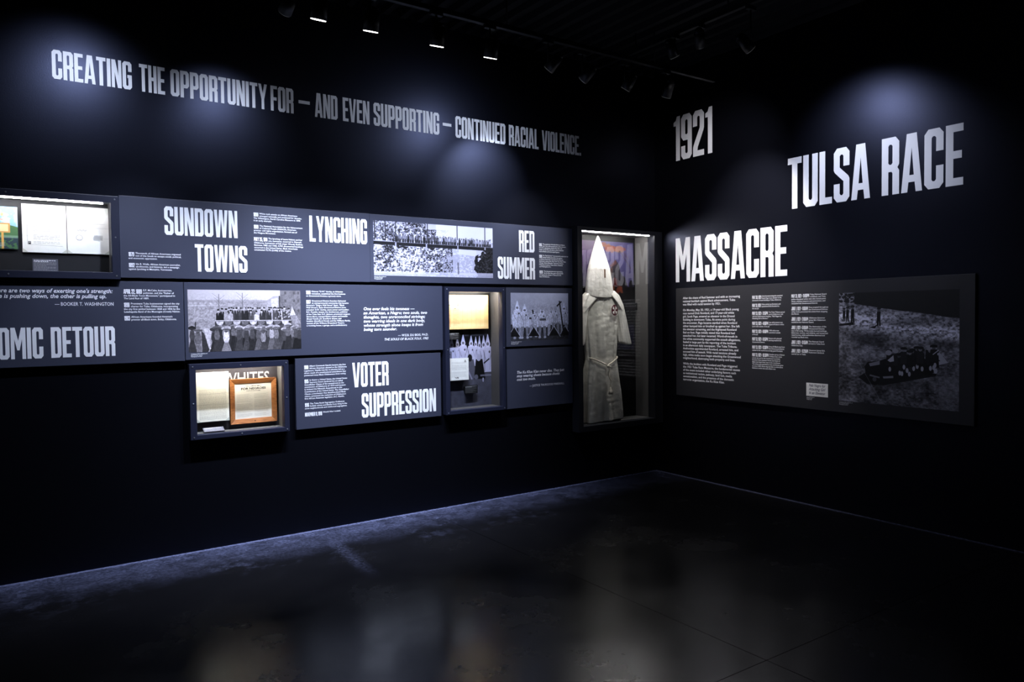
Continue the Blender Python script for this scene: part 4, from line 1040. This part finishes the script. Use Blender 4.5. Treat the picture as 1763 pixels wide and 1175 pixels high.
# framed notice: four mitred oak rails round a printed sheet
def rail_me(p, q, pi, qi, d):
    bm = bmesh.new(); pts = [p, q, qi, pi]
    a = [bm.verts.new((*x, 0)) for x in pts]
    hi = [d, d, d*.62, d*.62]
    b = [bm.verts.new((*x, h)) for x, h in zip(pts, hi)]
    bm.faces.new(a[::-1]); bm.faces.new(b)
    for k in range(4): bm.faces.new((a[k], a[(k+1) % 4], b[(k+1) % 4], b[k]))
    bmesh.ops.recalc_face_normals(bm, faces=bm.faces)
    bmesh.ops.bevel(bm, geom=bm.edges[:], offset=.002, segments=2, profile=.6, affect='EDGES')
    return mesh_of('rail', bm)
e = empty('framed_notice', (-4.204, .0985, .847), ROT_L); tag(e, 'printed segregation notice in a wooden frame, inside the square case', 'framed notice')
W_, H_, r_ = .332, .325, .035
oc, ic = [(0, 0), (W_, 0), (W_, H_), (0, H_)], [(r_, r_), (W_-r_, r_), (W_-r_, H_-r_), (r_, H_-r_)]
for k in range(4):
    link('rail', rail_me(oc[k], oc[(k+1) % 4], ic[k], ic[(k+1) % 4], .030), M_WOOD, e)
link('sheet', box_me('sheet', (r_-.004, r_-.004, .004), (W_-r_+.004, H_-r_+.004, .0155)), M_PAPER, e)
t = TextMesh()
for s_, v, size, wd in (('THIS COMPARTMENT', .266, .014, .118), ('FOR NEGROES', .245, .021, .178), ('STATE OF OKLAHOMA', .232, .0095, .100)):
    k = wd/(line_geo(s_, .02)[2]*size); t.line(s_, W_/2+.002-wd/2, v, size, k, False, .034 if size > .02 else .012)
rr = np.random.default_rng(9)
for c0 in (.048, .172):
    for y in np.arange(.05, .215, .0062):
        if rr.random() > .12: t.add([(0, 0), (1, 0), (1, 1), (0, 1)], [(0, 1, 2, 3)], c0, y, .112*(.7+.3*rr.random()), .0007)
t.build('notice_text', e, .0160, M_INK)
link('hook_hole', cyl_me('hook_hole', (W_*.52, r_*.45, .022), (W_*.52, r_*.45, .027), .004, n=10), M_BLACK, e)

# ------------------------------------------------------------------ hooded robe on a stand
robe = empty('hooded_robe', (-.68, .07, .558)); tag(robe, 'white hooded cotton robe with a rope belt, standing in the tall corner case', 'robe')
CX, CY, Z0 = -.68, .075, .558
def interp(z, tab):
    zs = [a[0] for a in tab]; return [float(np.interp(z, zs, [a[k] for a in tab])) for k in range(1, len(tab[0]))]
def loft(name, rows, nseg, fn, m, parent, closed=True, sub=1, solid=.0):
    bm = bmesh.new(); G_ = []
    for i in range(rows):
        G_.append([bm.verts.new(fn(i/(rows-1), j/(nseg if closed else nseg-1))) for j in range(nseg)])
    for i in range(rows-1):
        for j in range(nseg if closed else nseg-1):
            bm.faces.new((G_[i][j], G_[i][(j+1) % nseg], G_[i+1][(j+1) % nseg], G_[i+1][j]))
    bmesh.ops.recalc_face_normals(bm, faces=bm.faces)
    o = link(name, mesh_of(name, bm, True), m, parent)
    o.location = (-robe.location[0], -robe.location[1], -robe.location[2])
    if solid:
        sd = o.modifiers.new('cloth', 'SOLIDIFY'); sd.thickness = solid; sd.offset = 0
    return o
def wob(th, z, seed, A):
    s = 0
    for k, (f, a, dz) in enumerate(((5, 1.0, 2.1), (8, .8, -3.3), (13, .55, 4.2), (19, .35, -6.0))):
        s += a*math.sin(f*th+seed*1.7+k*2.4+dz*z)
    return A*s
BODY = [(.575, .275, .084), (.75, .258, .082), (.95, .232, .080), (1.10, .205, .078), (1.19, .186, .074), (1.30, .195, .080), (1.50, .205, .082), (1.68, .205, .078), (1.78, .185, .068), (1.84, .125, .052), (1.88, .07, .045)]
def body_pt(z, th, extra=0.0):
    a, b = interp(z, BODY)
    A = float(np.interp(z, [.575, .9, 1.15, 1.3, 1.7, 1.88], [.0165, .012, .0055, .007, .0035, .001]))
    d = wob(th, z, 1, A) + .0016*math.sin(63*z+5*th)*math.sin(31*z) + extra
    return (CX+(a+d)*math.cos(th), CY-(b+d)*math.sin(th), z)
loft('gown', 78, 160, lambda i, j: body_pt(1.88-(1.88-(.578+.012*math.sin(2*math.pi*j+2.2)))*i, 2*math.pi*j), M_CLOTH, robe)
SLV = [(1.315, .302, .074, .056), (1.40, .286, .070, .055), (1.55, .258, .066, .052), (1.70, .222, .062, .048), (1.80, .178, .052, .042), (1.845, .135, .03, .030)]
for sgn in (1, -1):
    def slv(i, j, sgn=sgn):
        z = 1.845-.53*i; c_, a, b = interp(z, SLV); th = 2*math.pi*j; d = wob(th, z*1.4, 3+sgn, .0030*i+.0008)
        return (CX+sgn*c_+(a+d)*math.cos(th), CY-.004-(b+d)*math.sin(th), z-.012*i*math.cos(th)*sgn+.004*i*math.sin(3*th))
    loft('sleeve', 40, 72, slv, M_CLOTH2, robe, solid=.002)
    CAPE = [(1.56, .322, .098), (1.65, .288, .095), (1.75, .248, .086), (1.82, .195, .074), (1.865, .11, .058)]
    def cp(i, j, sgn=sgn):
        zt = 1.868-.31*i; a, b = interp(max(zt, 1.56), CAPE)
        f0 = R(8+66*i**1.1); ang = f0+(R(178)-f0)*j
        d = wob(ang*sgn, zt, 5+sgn, .0022*i)
        return (CX+sgn*(a+d)*math.sin(ang), CY-(b+d)*math.cos(ang)*(1 if ang < R(90) else .75), zt+.012*i*math.sin(ang*3))
    loft('cape', 26, 44, cp, M_CLOTH2, robe, closed=False, solid=.0022)
HOOD = [(1.775, .168, .078), (1.85, .163, .078), (1.95, .148, .078), (2.055, .127, .076), (2.10, .112, .070), (2.20, .074, .054), (2.30, .036, .032), (2.36, .014, .014), (2.381, .003, .003)]
def hd(i, j):
    th = 2*math.pi*j
    low = 1.772+.050*(1-max(0, math.sin(th))**.8) + .03*(math.sin(th) < 0)*abs(math.sin(th))
    z = 2.381-(2.381-low)*i; a, b = interp(z, HOOD); d = wob(th, z, 8, .0016*i) + (.0022*max(0, 1-abs(z-2.052)/.006))
    cx = float(np.interp(z, [1.77, 2.38], [-.706, -.722]))
    return (cx+(a+d)*math.cos(th), CY-.012-(b+d)*math.sin(th), z)
loft('hood', 64, 88, hd, M_CLOTH2, robe, solid=.002)
hood_y = lambda x, z: CY-.012-interp(z, HOOD)[1]*math.sqrt(max(.05, 1-((x+.713)/interp(z, HOOD)[0])**2))
bm = bmesh.new()
sl_v = []
for k in range(7):
    z = 2.052-.085*k/6
    sl_v.append([bm.verts.new((x_+robe_dx, hood_y(x_+robe_dx, z)-.006, z)) for x_, robe_dx in ((-.707-.008, 0), (-.707+.010, 0))])
for k in range(6): bm.faces.new((sl_v[k][0], sl_v[k][1], sl_v[k+1][1], sl_v[k+1][0]))
q = link('eye_slit', mesh_of('eye_slit', bm), M_BROWN, robe); q.location = tuple(-v for v in robe.location); q['label'] = 'brown narrow opening in the mask'
front = lambda x, z, off=.006: CY-(interp(z, BODY)[1]+off)*math.sqrt(max(.03, 1-min(.97, ((x-CX)/interp(z, BODY)[0])**2)))-off
# rope belt, knot, cord, tassel
pl, pm, pr = (-.862, 1.192), (-.683, 1.112), (-.500, 1.192)
pts = []
for k in range(25):
    f = k/24
    if f < .5: x_, z_ = pl[0]+(pm[0]-pl[0])*f*2, pl[1]+(pm[1]-pl[1])*(f*2)**1.1
    else: x_, z_ = pm[0]+(pr[0]-pm[0])*(f-.5)*2, pm[1]+(pr[1]-pm[1])*((f-.5)*2)**.9
    pts.append((x_+.68, front(x_, z_, .012)-.07, z_-.558))
belt = link('rope_belt', tube_me('rope_belt', pts, .0068), M_ROPE, robe)
pts = [(-.683+.010*math.sin(k*.9)+.03*(k/12)+.68, front(-.67, 1.1-.19*k/12, .016)-.07, 1.105-.205*k/12-.558) for k in range(13)]
link('cord', tube_me('cord', pts, .0058), M_ROPE, belt)
bm = bmesh.new(); bmesh.ops.create_icosphere(bm, subdivisions=2, radius=1)
for v in bm.verts: v.co = Vector((v.co.x*.020-.683+.68, v.co.y*.013+front(-.683, 1.108, .016)-.07, v.co.z*.016+1.106-.558))
link('knot', mesh_of('knot', bm, True), M_ROPE, belt)
ts = pts[-1]
link('tassel', tube_me('tassel', [(ts[0], ts[1], ts[2]+.004), (ts[0], ts[1]-.002, ts[2]-.012), (ts[0]+.001, ts[1]-.004, ts[2]-.035), (ts[0]+.002, ts[1]-.004, ts[2]-.066)], [.006, .011, .019, .025], 14), M_ROPE, belt)
# round chest patch, with the pale device it carries
ez, ex = 1.652, -.585
em = link('emblem', cyl_me('emblem', (0, 0, 0), (0, 0, .003), .053, n=36), M_MAROON, robe)
em.location = (ex+.68, front(ex, ez, .012)-.074, ez-.558); em.rotation_euler = (R(88), 0, R(14)); em['label'] = 'round maroon patch with a pale device'
bm = bmesh.new()
for k in range(4):
    a = math.pi/4+k*math.pi/2
    V_ = []
    for rr_, da in ((.012, -.35), (.040, -.42), (.043, 0), (.040, .42), (.012, .35)):
        V_.append(bm.verts.new((rr_*math.cos(a+da), rr_*math.sin(a+da), 0)))
    bm.faces.new(V_)
V_ = [bm.verts.new((.008*math.cos(k*math.pi/2), .008*math.sin(k*math.pi/2), 0)) for k in range(4)]; bm.faces.new(V_)
q = link('device', mesh_of('device', bm), M_CLOTH2, em); q.location = (0, 0, .0036)
# neck post and foot of the stand under the robe
link('stand', cyl_me('stand', (0, 0, 0.012), (0, 0, 1.50), .014, n=14), M_BLACK, robe)
link('stand_foot', box_me('stand_foot', (-.14, -.06, .0005), (.14, .06, .012), .002), M_BLACK, robe)

# ------------------------------------------------------------------ ceiling tracks and spot heads
def track(loc0, loc1, label):
    a, b = Vector(loc0), Vector(loc1); d = b-a; along_x = abs(d.x) > abs(d.y)
    hw = .018
    lo = (0, -hw, 0) if along_x else (-hw, 0, 0); hi = (d.x, hw, .034) if along_x else (hw, d.y, .034)
    e = empty('light_track', a); tag(e, label, 'light track', 'ceiling light tracks')
    link('rail', box_me('rail', lo, hi, .002), M_BLACK, e)
    n = 4
    for k in range(n):
        p = d*((k+.5)/n)
        link('hanger', cyl_me('hanger', (p.x, p.y, .034), (p.x, p.y, ZC-a.z+.004), .006, n=8), M_BLACK, e)
    return e
track((-6.2, -.98, 3.665), (-.25, -.98, 3.665), 'black light track hung along the long text wall')
track((-1.02, -.3, 3.835), (-1.02, -4.2, 3.835), 'black light track hung along the wall with the big title')

def head(x, y, z, ax, ay, az, watts, cone, col, glow, kind, top, label):
    e = empty('spotlight', (x, y, top)); tag(e, label, 'spotlight', 'track spotlights')
    d = (Vector((ax, ay, az))-Vector((x, y, z))).normalized()
    L0, rad, ln = Vector((0, 0, z-top)), .050, .125
    if kind != 'lit': rad, ln = .042, .12
    link('adapter', box_me('adapter', (-.045, -.016, -.030), (.045, .016, -.001), .003), M_BLACK, e)
    piv = L0-d*(ln*.60)
    link('stem', cyl_me('stem', (0, 0, -.030), (0, 0, max(piv.z, -.4)+.0), .007, n=10), M_BLACK, e)
    bm = bmesh.new()
    cyl(bm, L0-d*ln, L0-d*.002, rad*.92, rad, 28, True)
    cyl(bm, L0-d*(ln+.025), L0-d*ln, rad*.6, rad*.8, 20, True)
    bmesh.ops.recalc_face_normals(bm, faces=bm.faces)
    me = mesh_of('lamp_head', bm)
    for p in me.polygons: p.use_smooth = len(p.vertices) == 4
    link('lamp_head', me, M_BLACK, e)
    link('lens', cyl_me('lens', L0-d*.002, L0+d*.0015, rad*.93, n=28), mat('lens_lit' if glow else 'lens_dim', (.5, .5, .5), .3, .5, 0, (1, .96, .93), 6.0 if glow else .03), e)
    ld = bpy.data.lights.new('spot_beam', 'SPOT'); ld.energy = watts; ld.color = col; ld.spot_size = R(cone); ld.spot_blend = 1.0; ld.shadow_soft_size = .035
    lo = bpy.data.objects.new('spot_beam', ld); COL.objects.link(lo); lo.parent = e
    lo.location = L0+d*.012; lo.rotation_euler = d.to_track_quat('-Z', 'Y').to_euler()
    return e
LABS = ['dark spotlight at the far end of the long track, out of view', 'dark spotlight with two glints, beside the first bright lens', 'added bright spotlight, unseen over the wide case, to lift the panel below', 'bright spotlight lens, first along the long track', 'bright spotlight lens, second along the long track', 'bright spotlight lens, third along the long track', 'bright spotlight lens, last along the long track, closest to the corner', 'dark spotlight on the long track, first past the last bright lens', 'dark spotlight on the long track, second past the last bright lens', 'dark spotlight on the long track, third past the last bright lens', 'dark spotlight on the long track, closest of them to the corner']
for a, lab in zip(LEFT_LAMPS, LABS): head(*a, 3.664, lab)
LABS = ['dark spotlight on the title wall track, over the word MASSACRE', 'dark spotlight on the title wall track, second from the corner', 'dark spotlight on the title wall track, over the words TULSA RACE']
for a, lab in zip(RIGHT_LAMPS, LABS): head(*a, 3.834, lab)

bpy.data.objects.remove(TXO); bpy.data.curves.remove(TXC)
